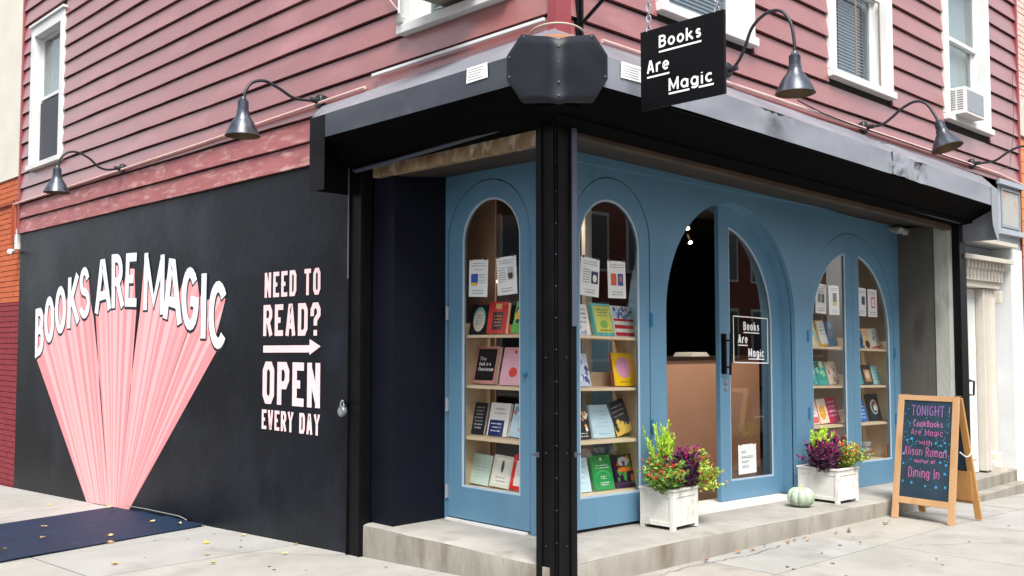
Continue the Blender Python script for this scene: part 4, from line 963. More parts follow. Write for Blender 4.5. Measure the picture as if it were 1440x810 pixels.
# bowls of small goods low in the window
j_ = thing('jar_stack', 'stack of small grey jars low in the wide window right of the stile', 'jars', (5.83, .85, .46+shz(5.83)))
for k in range(3):
    MB().lathe([(0, 0), (.07, 0), (.082, .02), (.082, .052), (.06, .06), (.0, .06)], (5.83+.006*k, .85, .456+k*.063), n=18).build('jar', flat((120+18*k, 124+16*k, 126+12*k), .3), j_, shear=KX, smooth=True)
cd_ = thing('price_card', 'small orange framed card standing at the lower right corner of the wide window', 'card', (6.15, .70, .47+shz(6.15)))
MB().box((6.075, .70, .462), (6.215, .706, .60)).build('card_frame', flat((240, 140, 50), .5), cd_, shear=KX)
MB().box((6.09, .6975, .478), (6.20, .6995, .585)).build('card_face', M['paper'], cd_, shear=KX)

# ------------------------------------------------------------------ flyers on the glass
def flyer(case, c_, z, w_, h_, label, art, roll=0, off=None):
    nm = -1
    b0 = z
    cr, sr = cos(R(roll)), sin(R(roll)); base = off if off else (.632 if case == 's' else .652)
    if not off: base += .004
    def pl(u, v, o):
        u0 = u-w_/2; v0 = v; x = u0*cr-v0*sr; y = u0*sr+v0*cr
        curl = .010*((v/h_-1)**2)*0+.006*abs(u0/w_)**2
        d_ = base+curl-o
        return (d_, c_-x, b0+y) if case == 's' else (c_+x, d_, b0+y)
    kx = KX if case == 'f' else 0
    org = Vector(pl(w_/2, 0, 0)); org.z += shz(org.x, kx) if kx else 0
    root = thing('flyer', label, 'flyer', org)
    mb = MB(); n = 8
    vs = [pl(w_*i/n, v, o) for o in (0, -.0008) for v in (0, h_/2, h_) for i in range(n+1)]; k = n+1; t = 3*k
    fs = [(o*t+j*k+i, o*t+j*k+i+1, o*t+(j+1)*k+i+1, o*t+(j+1)*k+i) for o in (0, 1) for j in (0, 1) for i in range(n)]
    mb.add(vs, fs).build('sheet', M['paper'], root, shear=kx)
    am = MB(); g_ = flat((96, 100, 110), .7)
    for i, a_ in enumerate(art):
        of = .002+.0003*i
        if a_[0] == 'r': _, u0, v0, u1, v1, c1 = a_; am.add([pl(u0*w_, v0*h_, of), pl(u1*w_, v0*h_, of), pl(u1*w_, v1*h_, of), pl(u0*w_, v1*h_, of)], [(0, 1, 2, 3)], flat(c1, .6))
        elif a_[0] == 'o': _, u, v, ru, rv_, c1 = a_; am.add([pl(x, y, of) for x, y in arc(u*w_, v*h_, ru*w_, rv_*h_, 0, 330, 11)], [tuple(range(12))], flat(c1, .6))
        elif a_[0] == 't': _, s_, u0, v0, u1, v1, c1 = a_; text(am, s_, (u0*w_, v0*h_, u1*w_, v1*h_), (v1-v0)*h_*.08, pl, of, .0002, flat(c1, .6), jit=a_[7] if len(a_) > 7 else 0)
        else:
            _, nn, u0, v0, u1, v1 = a_[:6]
            for q in range(nn):
                vv = (v0+(v1-v0)*(q+.5)/nn)*h_; e0 = random.uniform(0, .1)*(u1-u0)
                
                u = u0+e0; ue = u1-e0
                while u < ue:
                    un = min(ue, u+random.uniform(.04, .13)); ribbon(am, [(u*w_, vv), (un*w_, vv)], min(.0030, (v1-v0)*h_/nn*.22)*random.uniform(.6, 1), pl, of, .0001, g_); u = un+.025
    am.build('print', None, root, shear=kx)
    tp = MB()
    for u in (.12, .88): tp.add([pl(u*w_-.012, h_-.006, .003), pl(u*w_+.012, h_-.006, .003), pl(u*w_+.012, h_+.012, .003), pl(u*w_-.012, h_+.012, .003)], [(0, 1, 2, 3)])
    tp.build('tape', flat((60, 56, 52), .4), root, shear=kx)
hd = [('l', 2, .12, .80, .9, .93)]; ft = [('l', 2, .2, .06, .82, .2)]
flyer('s', 1.437, 1.952, .216, .29, 'white flyer with a blue and yellow picture on the arched glass left of the post', hd+[('l', 1, .3, .7, .8, .76), ('r', .12, .36, .5, .62, (50, 92, 170)), ('r', .14, .30, .48, .38, (230, 190, 80)), ('l', 4, .56, .34, .9, .62)]+ft, -2)
flyer('s', 1.105, 1.957, .216, .29, 'white flyer with a small dark portrait on the arched glass left of the post', hd+[('l', 7, .1, .32, .5, .74), ('r', .56, .38, .86, .72, (190, 190, 190)), ('o', .71, .5, .12, .1, K_), ('o', .71, .62, .07, .07, (200, 190, 184))]+ft, 3)
flyer('f', 1.065, 1.950, .216, .29, 'white flyer with a navy picture of a pale bird, left one right of the post', hd+[('l', 6, .1, .32, .5, .72), ('r', .56, .34, .92, .66, (40, 56, 92)), ('o', .74, .48, .11, .1, W_)]+ft, -3)
flyer('f', 1.395, 1.952, .216, .29, 'white flyer with red and blue pictures side by side right of the post', hd+[('r', .16, .34, .46, .66, (214, 96, 70)), ('r', .54, .34, .84, .66, (52, 84, 150)), ('o', .69, .52, .08, .09, (206, 120, 80))]+ft, 2)
flyer('f', 4.585, 1.985, .216, .30, 'white flyer with four small grey green pictures, leftmost in the wide window', hd+[('r', .18, .36, .46, .66, (110, 140, 140)), ('r', .52, .36, .80, .66, (90, 110, 96)), ('l', 3, .15, .68, .85, .78)]+ft, -2)
flyer('f', 4.865, 1.985, .216, .30, 'white flyer with a brown and yellow picture, second in the wide window', hd+[('r', .36, .3, .74, .74, (86, 70, 52)), ('r', .38, .3, .72, .44, (220, 180, 90))]+ft, 2)
flyer('f', 5.46, 2.0, .216, .30, 'white flyer partly hidden behind the middle stile of the wide window', hd+[('r', .5, .4, .85, .7, (80, 84, 96))]+ft, 0)
flyer('f', 5.72, 2.0, .216, .30, 'white flyer with a pink outlined picture, rightmost in the wide window', hd+[('r', .34, .32, .76, .72, (220, 110, 120)), ('r', .42, .38, .68, .66, (240, 232, 230))]+ft, 1)
flyer('f', 3.44, .452, .30, .27, 'white handwritten notice taped low inside the entrance door glass', [('l', 2, .14, .70, .44, .80), ('l', 2, .14, .52, .84, .62), ('l', 2, .14, .36, .60, .46), ('l', 2, .14, .20, .62, .30)], 1, off=.802)
# white lettered frame on the entrance glass
fr = MB(); wm = flat((236, 236, 236), .6); PG = lambda u, v, o: (u, .793-o, v)
x0_, x1_, z0_, z1_ = 3.215, 3.80, 1.475, 1.90
for p, q_ in (((x0_, z0_), (x1_, z0_)), ((x1_, z0_), (x1_, z1_)), ((x1_, z1_), (x0_, z1_)), ((x0_, z1_), (x0_, z0_))): ribbon(fr, [p, q_], .005, PG, 0, .001, wm)
for s_, u0, u1, v0, v1 in (('Books', 3.38, 3.65, 1.775, 1.855), ('Are', 3.29, 3.45, 1.655, 1.735), ('Magic', 3.46, 3.735, 1.53, 1.61)):
    text(fr, s_, (u0, v0, u1, v1), .0075, PG, 0, .001, wm); ribbon(fr, [(u0, v0-.02), (u1, v0-.02)], .005, PG, 0, .001, wm)
fr.build('window_lettering', None, DL, shear=KX)

# ------------------------------------------------------------------ gooseneck lamps
def smooth_path(pts, n=6):
    P = [Vector(p) for p in pts]; out = []
    for i in range(len(P)-1):
        p0 = P[max(0, i-1)]; p1 = P[i]; p2 = P[i+1]; p3 = P[min(len(P)-1, i+2)]
        for k in range(n):
            t = k/n; out.append(.5*((2*p1)+(p2-p0)*t+(2*p0-5*p1+4*p2-p3)*t*t+(3*p1-p0-3*p2+p3)*t**3))
    return out+[P[-1]]
def gooseneck(face, c_, path, tip, label, tilt=0, metal='steel', rs=1.0):
    """path: (out, z) pairs from the wall; tip: where the shade's neck begins"""
    def P(o, z, s=0): return (-o, c_+s, z) if face == 's' else (c_+s, -o, z)
    o = thing('gooseneck_lamp', label, 'wall lamp', P(.0, path[0][1]), 'gooseneck lamps along the shop walls')
    ax = (-sin(R(tilt)), 0, -cos(R(tilt))) if face == 's' else (0, -sin(R(tilt)), -cos(R(tilt)))
    b = MB(); nrm = (-1, 0, 0) if face == 's' else (0, -1, 0)
    b.lathe([(0, .012), (.05, .012), (.058, 0), (.058, -.03)], P(.045, path[0][1]), nrm, 16); b.lathe([(.0, .07), (.02, .07), (.024, .0)], P(.055, path[0][1]), nrm, 12)
    b.box(P(.0, path[0][1]-.03, -.08), P(.05, path[0][1]+.03, -.05)).build('bracket', M['darksteel'], o)
    MB().tube(smooth_path([P(x, z) for x, z in path]), .0125, 10).build('arm', M['darksteel'], o, smooth=True)
    L_ = tip[2]
    s = MB(); base = P(tip[0], tip[1])
    prof = [(.0, -.02), (.022, -.02), (.030, .0), (.042, .012), (.044, L_*.30), (.050, L_*.32), (.052, L_*.44), (.084*rs, L_*.62), (.114*rs, L_*.83), (.130*rs, L_*.96), (.136*rs, L_), (.132*rs, L_+.003), (.126*rs, L_*.955), (.110*rs, L_*.83), (.080*rs, L_*.62), (.03, L_*.5)]
    s.lathe(prof[:11], base, ax, 28); s.build('lamp_shade', M[metal], o, smooth=True)
    MB().lathe(prof[10:], base, ax, 28).build('shade_lining', M['rust'], o, smooth=True)
    bp_ = Vector(base)+Vector(ax)*(L_*.62)
    MB().lathe([(0, -.06), (.018, -.05), (.022, -.02), (.032, .02), (.028, .05), (.0, .062)], bp_, ax, 14).build('bulb', flat((216, 214, 206), .3), o, smooth=True)
    return o
pathL = [(.06, 3.545), (.20, 3.515), (.30, 3.535), (.40, 3.615), (.53, 3.665), (.64, 3.645), (.71, 3.56), (.725, 3.47)]
gooseneck('s', 6.655, pathL, (.735, 3.47, .27), 'weathered gooseneck lamp farthest down the side wall, under the narrow window')
gooseneck('s', 2.66, [(.06, 3.60), (.20, 3.585), (.30, 3.59), (.42, 3.64), (.55, 3.675), (.66, 3.64), (.715, 3.56), (.73, 3.49)], (.735, 3.49, .285), 'weathered gooseneck lamp above the left end of the black shutter box')
gooseneck('f', 1.90, [(.05, 3.70), (.12, 3.73), (.19, 3.83), (.26, 3.98), (.38, 4.06), (.50, 4.05), (.58, 3.95), (.61, 3.80), (.61, 3.70)], (.612, 3.70, .29), 'large gooseneck lamp with a high arched arm right of the hanging sign', metal='steel', rs=1.08)
gooseneck('f', 4.17, [(.06, 3.60), (.20, 3.60), (.30, 3.65), (.40, 3.72), (.52, 3.76), (.62, 3.72), (.69, 3.61), (.72, 3.54)], (.725, 3.54, .25), 'gooseneck lamp between the second and third front windows, its shade tipped outward', tilt=16)
gooseneck('f', 6.76, [(.06, 3.59), (.20, 3.585), (.30, 3.60), (.42, 3.67), (.54, 3.71), (.64, 3.69), (.70, 3.6), (.72, 3.52)], (.725, 3.52, .25), 'gooseneck lamp at the far right end, its arm running out of the picture', tilt=10)

# ------------------------------------------------------------------ hanging sign
hs = thing('hanging_sign', 'square black hanging sign with white underlined lettering on chains at the corner', 'sign', (.19, -.84, 3.0))
SBD = MB().plate([(-1.142, 3.005), (-.544, 3.005), (-.544, 3.49), (-1.142, 3.49)], [], lambda y, z, o: (.19+o, y, z), -.011, .011).build('sign_board', M['signboard'], hs, bevel=.002)
PS = lambda u, v, o: (.179-o, -u, v)
# from pixel fractions of the board: u left to right 0..1, v bottom to top
ux = lambda f: .544+f*.598
vz = lambda f: 3.005+f*.485
for s_, f0, f1, g0, g1 in (('Books', .235, .745, .74, .895), ('Are', .085, .36, .451, .611), ('Magic', .352, .88, .174, .33)):
    h_ = (g1-g0)*.485
    m1 = MB(); text(m1, s_, (ux(f0), vz(g0), ux(f1), vz(g1)), .0064, PS, .0, .0012, flat((236, 236, 234), .5), gap=.24); m1.build('sign_lettering', None, SBD)
for f0, f1, g in ((.235, .745, .69), (.085, .36, .40), (.352, .60, .14), (.71, .88, .14)):
    m1 = MB(); ribbon(m1, [(ux(f0), vz(g)), (ux(f1), vz(g))], .0055, PS, 0, .0012, flat((236, 236, 234), .5)); m1.build('lettering_underline', None, SBD)
def chain(p, q_, parent, r=.0045, L_=.045):
    p = Vector(p); q_ = Vector(q_); n_ = max(2, int((q_-p).length/(L_*.74))); m1 = MB()
    for i in range(n_):
        c0 = p+(q_-p)*((i+.5)/n_); d = (q_-p).normalized(); s_ = d.orthogonal().normalized(); s_ = s_ if i % 2 else d.cross(s_)
        m1.tube([c0+d*(L_/2)*cos(t)+s_*(L_*.3)*sin(t) for t in [k*pi/5 for k in range(11)]], r, 5, cap=False)
    m1.build('chain', flat((170, 174, 182), .35, .8), parent)
chain((.19, -.60, 3.48), (.19, -.60, 4.16), hs); chain((.19, -1.09, 3.48), (.19, -1.09, 4.16), hs)
br = MB(); br.tube([(.19, -.03, 4.17), (.19, -1.25, 4.17)], .016, 8); br.build('bracket_bar', M['black'], hs)
MB().tube([(.19, -.03, 3.645), (.19, -.62, 3.70), (.19, -1.05, 4.16)], .013, 8).build('brace', M['black'], hs) if False else MB().tube([(.19, -.03, 3.655), (.19, -1.05, 3.73+.0)], .013, 8).build('brace', M['black'], hs) if False else MB().tube([(.19, -.03, 3.65), (.19, -.86, 4.16)], .013, 8).build('brace', M['black'], hs)
MB().box((.165, -.04, 3.58), (.185, -.01, 4.30)).box((.192, -.05, 3.58), (.215, -.01, 4.30)).build('wall_plate', M['black'], hs)

# ------------------------------------------------------------------ planters and their plants
def planter(cx, cy, w_, d_, h_, label, rz=0):
    zb = .2+shz(cx)+.002
    o = thing('planter_box', label, 'planter', (cx, cy, zb), 'white wooden planters by the entrance')
    ca, sa = cos(R(rz)), sin(R(rz))
    def T(x, y, z): return (cx+x*ca-y*sa, cy+x*sa+y*ca, zb+z)
    def tb(mb, a_, b_):
        x0, y0, z0 = a_; x1, y1, z1 = b_
        mb.hexa([T(x0, y0, z0), T(x1, y0, z0), T(x1, y1, z0), T(x0, y1, z0), T(x0, y0, z1), T(x1, y0, z1), T(x1, y1, z1), T(x0, y1, z1)])
    X_, Y_ = w_/2, d_/2; p = .038
    for sx in (-1, 1):
        for sy in (-1, 1):
            m1 = MB(); tb(m1, (sx*X_-(p if sx > 0 else 0), sy*Y_-(p if sy > 0 else 0), 0), (sx*X_+(p if sx < 0 else 0), sy*Y_+(p if sy < 0 else 0), h_-.012)); m1.build('corner_post', M['planter'], o, bevel=.003)
    for sy in (-1, 1):
        m1 = MB(); y0 = sy*(Y_-.014)
        tb(m1, (-X_+p, y0-.006, .03), (X_-p, y0+.006, h_-.02)); m1.build('side_panel', M['planter'], o)
        for q0, q1 in ((.028, .062), (h_-.06, h_-.014)): m1 = MB(); tb(m1, (-X_+p, y0-.012, q0), (X_-p, y0+.012, q1)); m1.build('rail', M['planter'], o, bevel=.002)
    for sx in (-1, 1):
        m1 = MB(); x0 = sx*(X_-.014)
        tb(m1, (x0-.006, -Y_+p, .03), (x0+.006, Y_-p, h_-.02)); m1.build('side_panel', M['planter'], o)
        for q0, q1 in ((.028, .062), (h_-.06, h_-.014)): m1 = MB(); tb(m1, (x0-.012, -Y_+p, q0), (x0+.012, Y_-p, q1)); m1.build('rail', M['planter'], o, bevel=.002)
    m1 = MB(); e = .008
    for a_, b_ in (((-X_-e, -Y_-e), (X_+e, -Y_+.03)), ((-X_-e, Y_-.03), (X_+e, Y_+e)), ((-X_-e, -Y_+.031), (-X_+.03, Y_-.031)), ((X_-.03, -Y_+.031), (X_+e, Y_-.031))):
        tb(m1, (a_[0], a_[1], h_-.012), (b_[0], b_[1], h_+.004))
    m1.build('rim', M['planter'], o, bevel=.002)
    m1 = MB(); tb(m1, (-X_+.02, -Y_+.02, .04), (X_-.02, Y_-.02, h_-.04)); m1.build('soil', M['soil'], o)
    return T, h_
def leafq(mb, p, d, w_, l_, m, curl=.3):
    d = Vector(d).normalized(); s = d.cross(Vector((random.gauss(0, 1), random.gauss(0, 1), random.gauss(0, 1)))).normalized(); n_ = d.cross(s)
    p = Vector(p); mb.add([p, p+d*l_*.45+s*w_/2+n_*w_*.2, p+d*l_-n_*l_*curl*.3, p+d*l_*.45-s*w_/2+n_*w_*.2, p+d*l_*.45], [(0, 1, 4), (1, 2, 4), (2, 3, 4), (3, 0, 4)], m)
def rdir(up=1.0, sp=1.0):
    v = Vector((random.gauss(0, sp), random.gauss(0, sp), abs(random.gauss(0, .6))+up)); return v.normalized()
LG = [flat(c, .5) for c in ((176, 214, 52), (198, 226, 72), (148, 192, 46))]
DG = [flat(c, .45) for c in ((84, 120, 44), (112, 148, 54), (62, 94, 40), (134, 168, 60))]
YG = [flat(c, .5) for c in ((150, 166, 56), (178, 182, 68), (112, 142, 48))]
PU = [flat(c, .45) for c in ((56, 22, 50), (78, 28, 62), (38, 20, 38), (92, 30, 70))]
MG = [flat(c, .5) for c in ((150, 26, 92), (178, 40, 112), (112, 24, 82))]
RD = [flat(c, .3) for c in ((186, 34, 40), (190, 56, 40), (150, 28, 44), (204, 96, 46))]
def conifer(p, h_, r_, label):
    o = thing('golden_conifer', label, 'plant', p); mb = MB(); p = Vector(p)
    st_ = MB()
    for k in range(44):
        d = rdir(1.7, .30); l_ = h_*random.uniform(.6, 1.0)*(1 if d.z > .92 else .72); e = p+d*l_; st_.tube([p, p+d*l_*.5, e], [.003, .002, .001], 4)
        for q in range(60):
            t = random.uniform(.12, 1); c0 = p+d*l_*t; dd = (d*1.1+Vector((random.gauss(0, .55), random.gauss(0, .55), random.gauss(.25, .4)))).normalized()
            leafq(mb, c0, dd, .008, random.uniform(.03, .055)*(1.15-.4*t), random.choice(LG))
    st_.build('stems', DG[2], o); f = mb.build('foliage', None, o, kind='stuff')
def spikes(p, h_, r_, label):
    o = thing('purple_foliage_plant', label, 'plant', p); p = Vector(p); mb = MB(); fm = MB(); st_ = MB()
    for k in range(46):
        d = rdir(1.0, .55); l_ = h_*random.uniform(.45, 1.0); b0 = p+Vector((random.uniform(-r_, r_)*.5, random.uniform(-r_, r_)*.5, 0)); e = b0+d*l_
        st_.tube([b0, e], [.003, .0015], 4)
        for q in range(24): leafq(mb, b0+d*l_*random.uniform(.1, .95), rdir(.1, 1), .026, random.uniform(.045, .075), random.choice(PU))
        for q in range(16):
            t = random.uniform(.8, 1.12); leafq(fm, b0+d*l_*t, (d+Vector((random.gauss(0, .45), random.gauss(0, .45),   .2))), .014, .028, random.choice(MG if k % 3 else MG+PU))
    st_.build('stems', PU[0], o); mb.build('foliage', None, o, kind='stuff'); fm.build('flower_spikes', None, o, kind='stuff')
def peppers(p, h_, r_, label, lm, lean=(0, 0, 0), nfr=60):
    o = thing('ornamental_pepper_plant', label, 'plant', p); p = Vector(p); mb = MB(); fr_ = MB(); st_ = MB()
    for k in range(40):
        d = (rdir(.75, .7)+Vector(lean)).normalized(); l_ = h_*random.uniform(.5, 1.0); e = p+d*l_
        st_.tube([p, p+d*l_*.5+Vector((0, 0, .01)), e], [.003, .002, .0015], 4)
        for q in range(40):
            c0 = p+d*l_*random.uniform(.12, 1.05)+Vector((random.gauss(0, .016), random.gauss(0, .016), random.gauss(0, .016))); leafq(mb, c0, rdir(.1, 1), .018, random.uniform(.03, .055), random.choice(lm))
        for q in range(nfr//20):
            c0 = p+d*l_*random.uniform(.6, 1.1)+Vector((random.gauss(0, .012), random.gauss(0, .012), random.gauss(.01, .012)))
            fr_.lathe([(0, .0), (.006, .004), (.0065, .011), (.003, .022), (0, .026)], c0, rdir(.6, .5), 6, random.choice(RD))
    st_.build('stems', DG[0], o); mb.build('foliage', None, o, kind='stuff'); fr_.build('peppers', None, o, kind='stuff')
T1, h1 = planter(1.70, .405, .335, .31, .305, 'weathered white planter at the left side of the open entrance', rz=2)
conifer(T1(.0, .05, h1-.02), .52, .1, 'feathery lime green conifer standing up behind the left planter')
spikes(T1(.07, -.05, h1-.03), .33, .20, 'dark purple and magenta spiky plant in the middle of the left planter')
peppers(T1(-.13, -.06, h1-.03), .26, .1, 'green plant with small red peppers at the left edge of the left planter', DG, (-.35, -.1, 0), 60)
peppers(T1(.15, -.05, h1-.03), .33, .1, 'yellow green pepper plant trailing over the right edge of the left planter', YG+DG[3:], (.75, -.25, -.35), 40)
T2, h2 = planter(4.11, .36, .36, .42, .315, 'weathered white planter right of the entrance behind the pumpkin', rz=-3)
conifer(T2(-.06, .06, h2-.02), .38, .1, 'lime green conifer at the back of the right planter')
spikes(T2(-.15, -.05, h2-.03), .30, .16, 'dark purple plant at the left edge of the right planter')
peppers(T2(.07, -.10, h2-.03), .30, .14, 'bushy green plant dotted with red peppers in front of the right planter', DG+YG, (.15, -.3, -.1), 80)
spikes(T2(.14, .03, h2-.03), .32, .12, 'purple flower spikes at the right edge of the right planter')
# pumpkin
pk_ = thing('pumpkin', 'squat pale green ribbed pumpkin on the step left of the right planter', 'pumpkin', (3.50, .30, .2+shz(3.5)))
pm = MB(); nu, nv = 72, 18; vs = []
for j in range(nv+1):
    ph = pi*j/nv
    for i in range(nu):
        th = 2*pi*i/nu; rib = abs(sin(th*4.5+.4)); rr = .122*(sin(ph)**.75)*(.80+.20*rib**.45)+.004*noise.noise(Vector((cos(th)*3, sin(th)*3, ph*2)))
        z = .088+.088*cos(ph)*(1-.22*math.exp(-(sin(ph)/.35)**2)*(1 if cos(ph) > 0 else .3)); vs.append((3.50+rr*cos(th), .30+rr*sin(th), .2+shz(3.5)+z+.004))
pm.add(vs, [(j*nu+i, j*nu+(i+1) % nu, (j+1)*nu+(i+1) % nu, (j+1)*nu+i) for j in range(nv) for i in range(nu)])
pm.build('pumpkin_body', M['pumpkin'], pk_, smooth=True)
MB().tube([(3.5, .3, .275+shz(3.5)+.06), (3.503, .298, .275+shz(3.5)+.10), (3.515, .29, .275+shz(3.5)+.118)], [.016, .010, .012], 8).build('stalk', flat((170, 176, 130), .8), pk_, smooth=True)

# ------------------------------------------------------------------ folding chalkboard sign
cb = thing('sandwich_board', 'folding wooden chalkboard sign with pink and blue chalk lettering on the pavement', 'chalkboard', (4.75, -.4, gz(4.75, -.4)))
def sb_frame(f0, f1, t0, t1, mat, zb, face_n, writing=False):
    """f0,f1 feet (left,right) and t0,t1 tops; builds stiles, rails and board"""
    f0, f1, t0, t1 = map(Vector, (f0, f1, t0, t1)); ru = (f1-f0).normalized(); upv = (t0-f0).normalized(); n_ = Vector(face_n); n_ = (n_-upv*n_.dot(upv)).normalized(); sw = .062
    H_ = (t0-f0).length; Wd = (f1-f0).length
    def pl(u, v, o): 
        a_ = f0+(t0-f0)*(v/H_); b_ = f1+(t1-f1)*(v/H_); d = (b_-a_).normalized(); return a_+d*u*((b_-a_).length/Wd)+n_*o
    def bx(mb, u0, v0, u1, v1, o0, o1, m=None): mb.hexa([pl(u0, v0, o0), pl(u1, v0, o0), pl(u1, v0, o1), pl(u0, v0, o1), pl(u0, v1, o0), pl(u1, v1, o0), pl(u1, v1, o1), pl(u0, v1, o1)], m)
    for u0 in (0, Wd-sw):
        m1 = MB(); bx(m1, u0, 0, u0+sw, H_, -.014, .014); m1.build('stile', mat, cb, bevel=.002)
    for v0, v1 in ((.145, .205), (H_-.05, H_)):
        m1 = MB(); bx(m1, sw+.001, v0, Wd-sw-.001, v1, -.012, .012); m1.build('rail', mat, cb, bevel=.002)
    m1 = MB(); bx(m1, sw-.004, .20, Wd-sw+.004, H_-.046, -.004, .004); bd = m1.build('chalkboard', M['slate'], cb)
    return pl, Wd, H_, bd
zg = gz(4.7, -.4)
plF, wF, hF, bdF = sb_frame((4.52, -.06, zg), (4.46, -.66, zg), (4.80, -.03, 1.092), (4.7406, -.624, 1.092), M['oak'], 0, (-1, 0, .3))
sb_frame((5.04, -.10, zg), (5.00, -.70, zg), (4.826, -.035, 1.08), (4.786, -.629, 1.08), M['oak2'], 0, (1, 0, .3))
m1 = MB(); m1.hexa([(4.985, -.165, .13), (4.95, -.645, .13), (4.935, -.645, .13), (4.97, -.165, .13), (4.94, -.165, .40), (4.905, -.645, .40), (4.89, -.645, .40), (4.925, -.165, .40)]); m1.build('lower_panel', M['oak2'], cb)
cc = MB(); cc.tube([(4.64+.0+t*.28, -.655-.01*sin(t*pi), .60-.05*sin(t*pi)) for t in [k/10 for k in range(11)]], .006, 6); cc.build('restraint_chain', flat((206, 206, 204), .5), cb)
for y in (-.10, -.58): MB().box((4.785, y-.03, 1.09), (4.82, y+.03, 1.10)).build('hinge', flat((150, 130, 90), .4, .7), cb)
pkc = [flat((168, 92, 140), .9), flat((182, 104, 152), .9), flat((136, 92, 150), .9)]; tc_ = flat((48, 122, 158), .9)
B0, B1 = .062, wF-.062; vv0, vv1 = .205, hF-.05
fu = lambda f: B0+f*(B1-B0); fv = lambda f: vv1-f*(vv1-vv0)
for k, (s_, a_, b_, t_, u_, hw) in enumerate((('TONIGHT !', .17, .95, .050, .155, .0034), ('CookBooks', .22, .82, .205, .270, .0024), ('Are Magic', .18, .84, .295, .355, .0024), ('with', .36, .62, .405, .455, .0024), ('Alison Roman', .06, .92, .480, .570, .0027), ('author of', .28, .70, .600, .640, .0018), ('Dining In', .17, .80, .690, .790, .0032))):
    m1 = MB(); text(m1, s_, (fu(a_), fv(u_), fu(b_), fv(t_)), hw, plF, .0048+.0003*k, .0004, pkc[k % 2 if k else 2], jit=.0022); m1.build('chalk_lettering', None, bdF)
m1 = MB()
random.seed(11)
def dot(u, v, r_):
    a0 = random.random(); m1.add([plF(u+r_*random.uniform(.7, 1.1)*cos(a0+k*pi/4), v+r_*random.uniform(.7, 1.1)*sin(a0+k*pi/4), .0044) for k in range(8)], [tuple(range(8))], tc_)
used_ = [(.1, .99, .02, .17), (.18, .86, .19, .37), (.32, .66, .39, .47), (.02, .96, .47, .58), (.24, .74, .58, .66), (.14, .84, .67, .80)]
for k in range(150):
    u, v = random.uniform(.03, .97), random.uniform(.02, .62)
    if any(a_ < u < b_ and c_ < v < d_ for a_, b_, c_, d_ in used_) and random.random() < .86: continue
    dot(fu(u), fv(v), random.uniform(.004, .008))
for u, v in ((.06, .84), (.24, .85), (.52, .87), (.74, .87), (.92, .86), (.05, .66), (.9, .73), (.92, .64), (.04, .56), (.88, .42), (.9, .5), (.8, .45), (.7, .43), (.1, .42), (.8, .62), (.2, .4)): dot(fu(u), fv(v), random.uniform(.011, .016))
m1.build('chalk_dots', None, bdF, kind='stuff')
random.seed(21)

# ------------------------------------------------------------------ small things on the side wall and ground
pd = thing('padlock', 'grey padlock hanging on the edge of the black wall by the shutter rail', 'padlock', (-.05, 2.235, 1.02))
MB().lathe([(0, -.018), (.040, -.018), (.044, -.012), (.044, .012), (.040, .018), (0, .018)], (-.07, 2.238, 1.055), (1, 0, 0), 20).build('lock_body', flat((120, 126, 132), .4, .5), pd, smooth=True)
MB().lathe([(0, -.002), (.028, -.002), (.028, 0)], (-.0895, 2.238, 1.055), (1, 0, 0), 16).build('lock_dial', flat((120, 128, 134), .5), pd)
MB().tube([(-.07, 2.238+.024*cos(t), 1.095+.045*sin(t)) for t in [k*pi/8 for k in range(9)]], .006, 8).build('shackle', flat((190, 194, 198), .3, .8), pd, smooth=True)
MB().box((-.075, 2.19, 1.12), (-.02, 2.235, 1.135)).build('staple', M['black'], pd)
hc = thing('cellar_hatch', 'flat navy blue cellar hatch in the pavement at the foot of the pink mural', 'hatch', (-1.2, 5.5, gz(0, 5.5)))
def hz(x, y): return gz(x, y)+.010
n = 20
def hatch_leaf(y0a, y0b, y1a, y1b, nm):
    vs = []
    for j in range(n+1):
        for i in range(7):
            t = j/n; u = i/6; x = -.03+(-2.75)*t; ya = y0a+(y0b-y0a)*t; yb = y1a+(y1b-y1a)*t; y = ya+(yb-ya)*u
            b_ = .012*max(0, noise.noise(Vector((x*1.7, y*1.3, 2))))*(1 if t < .9 else 0)+(.035*(1-t*7)*noise.noise(Vector((y*4, 1, 1))) if t < .14 else 0)
            vs.append((x, y, hz(x, y)+abs(b_)))
    m1 = MB(); m1.add(vs, [(j*7+i, j*7+i+1, (j+1)*7+i+1, (j+1)*7+i) for j in range(n) for i in range(6)]); o = m1.build(nm, M['hatch'], hc)
    s_ = o.modifiers.new('s', 'SOLIDIFY'); s_.thickness = .006; s_.offset = -1
hatch_leaf(6.72, 6.02, 5.50, 4.98, 'hatch_plate'); hatch_leaf(5.492, 4.972, 4.56, 3.98, 'hatch_plate')
m1 = MB(); m1.tube([(-.03, 6.35, gz(0, 6.35)+.05), (-.035, 5.9, gz(0, 5.9)+.055), (-.03, 5.1, gz(0, 5.1)+.045), (-.025, 4.95, gz(0, 4.95)+.02)], .006, 6); single('wall_pipe', m1, flat((120, 120, 116), .6), 'thin grey pipe lying along the foot of the black wall', 'pipe', smooth=True)
sc_ = thing('security_camera', 'tiny white security camera on the corner where the black wall meets red brick', 'camera', (0, 10.2, 2.85))
MB().box((-.03, 10.20, 2.88), (.03, 10.28, 3.16)).build('mount_box', M['white'], sc_, bevel=.004); MB().lathe([(0, 0), (.03, .0), (.035, .02), (.035, .12), (.0, .13)], (-.05, 10.26, 2.85), (-.6, -.8, -.1), 12).build('camera_body', M['white'], sc_, smooth=True)
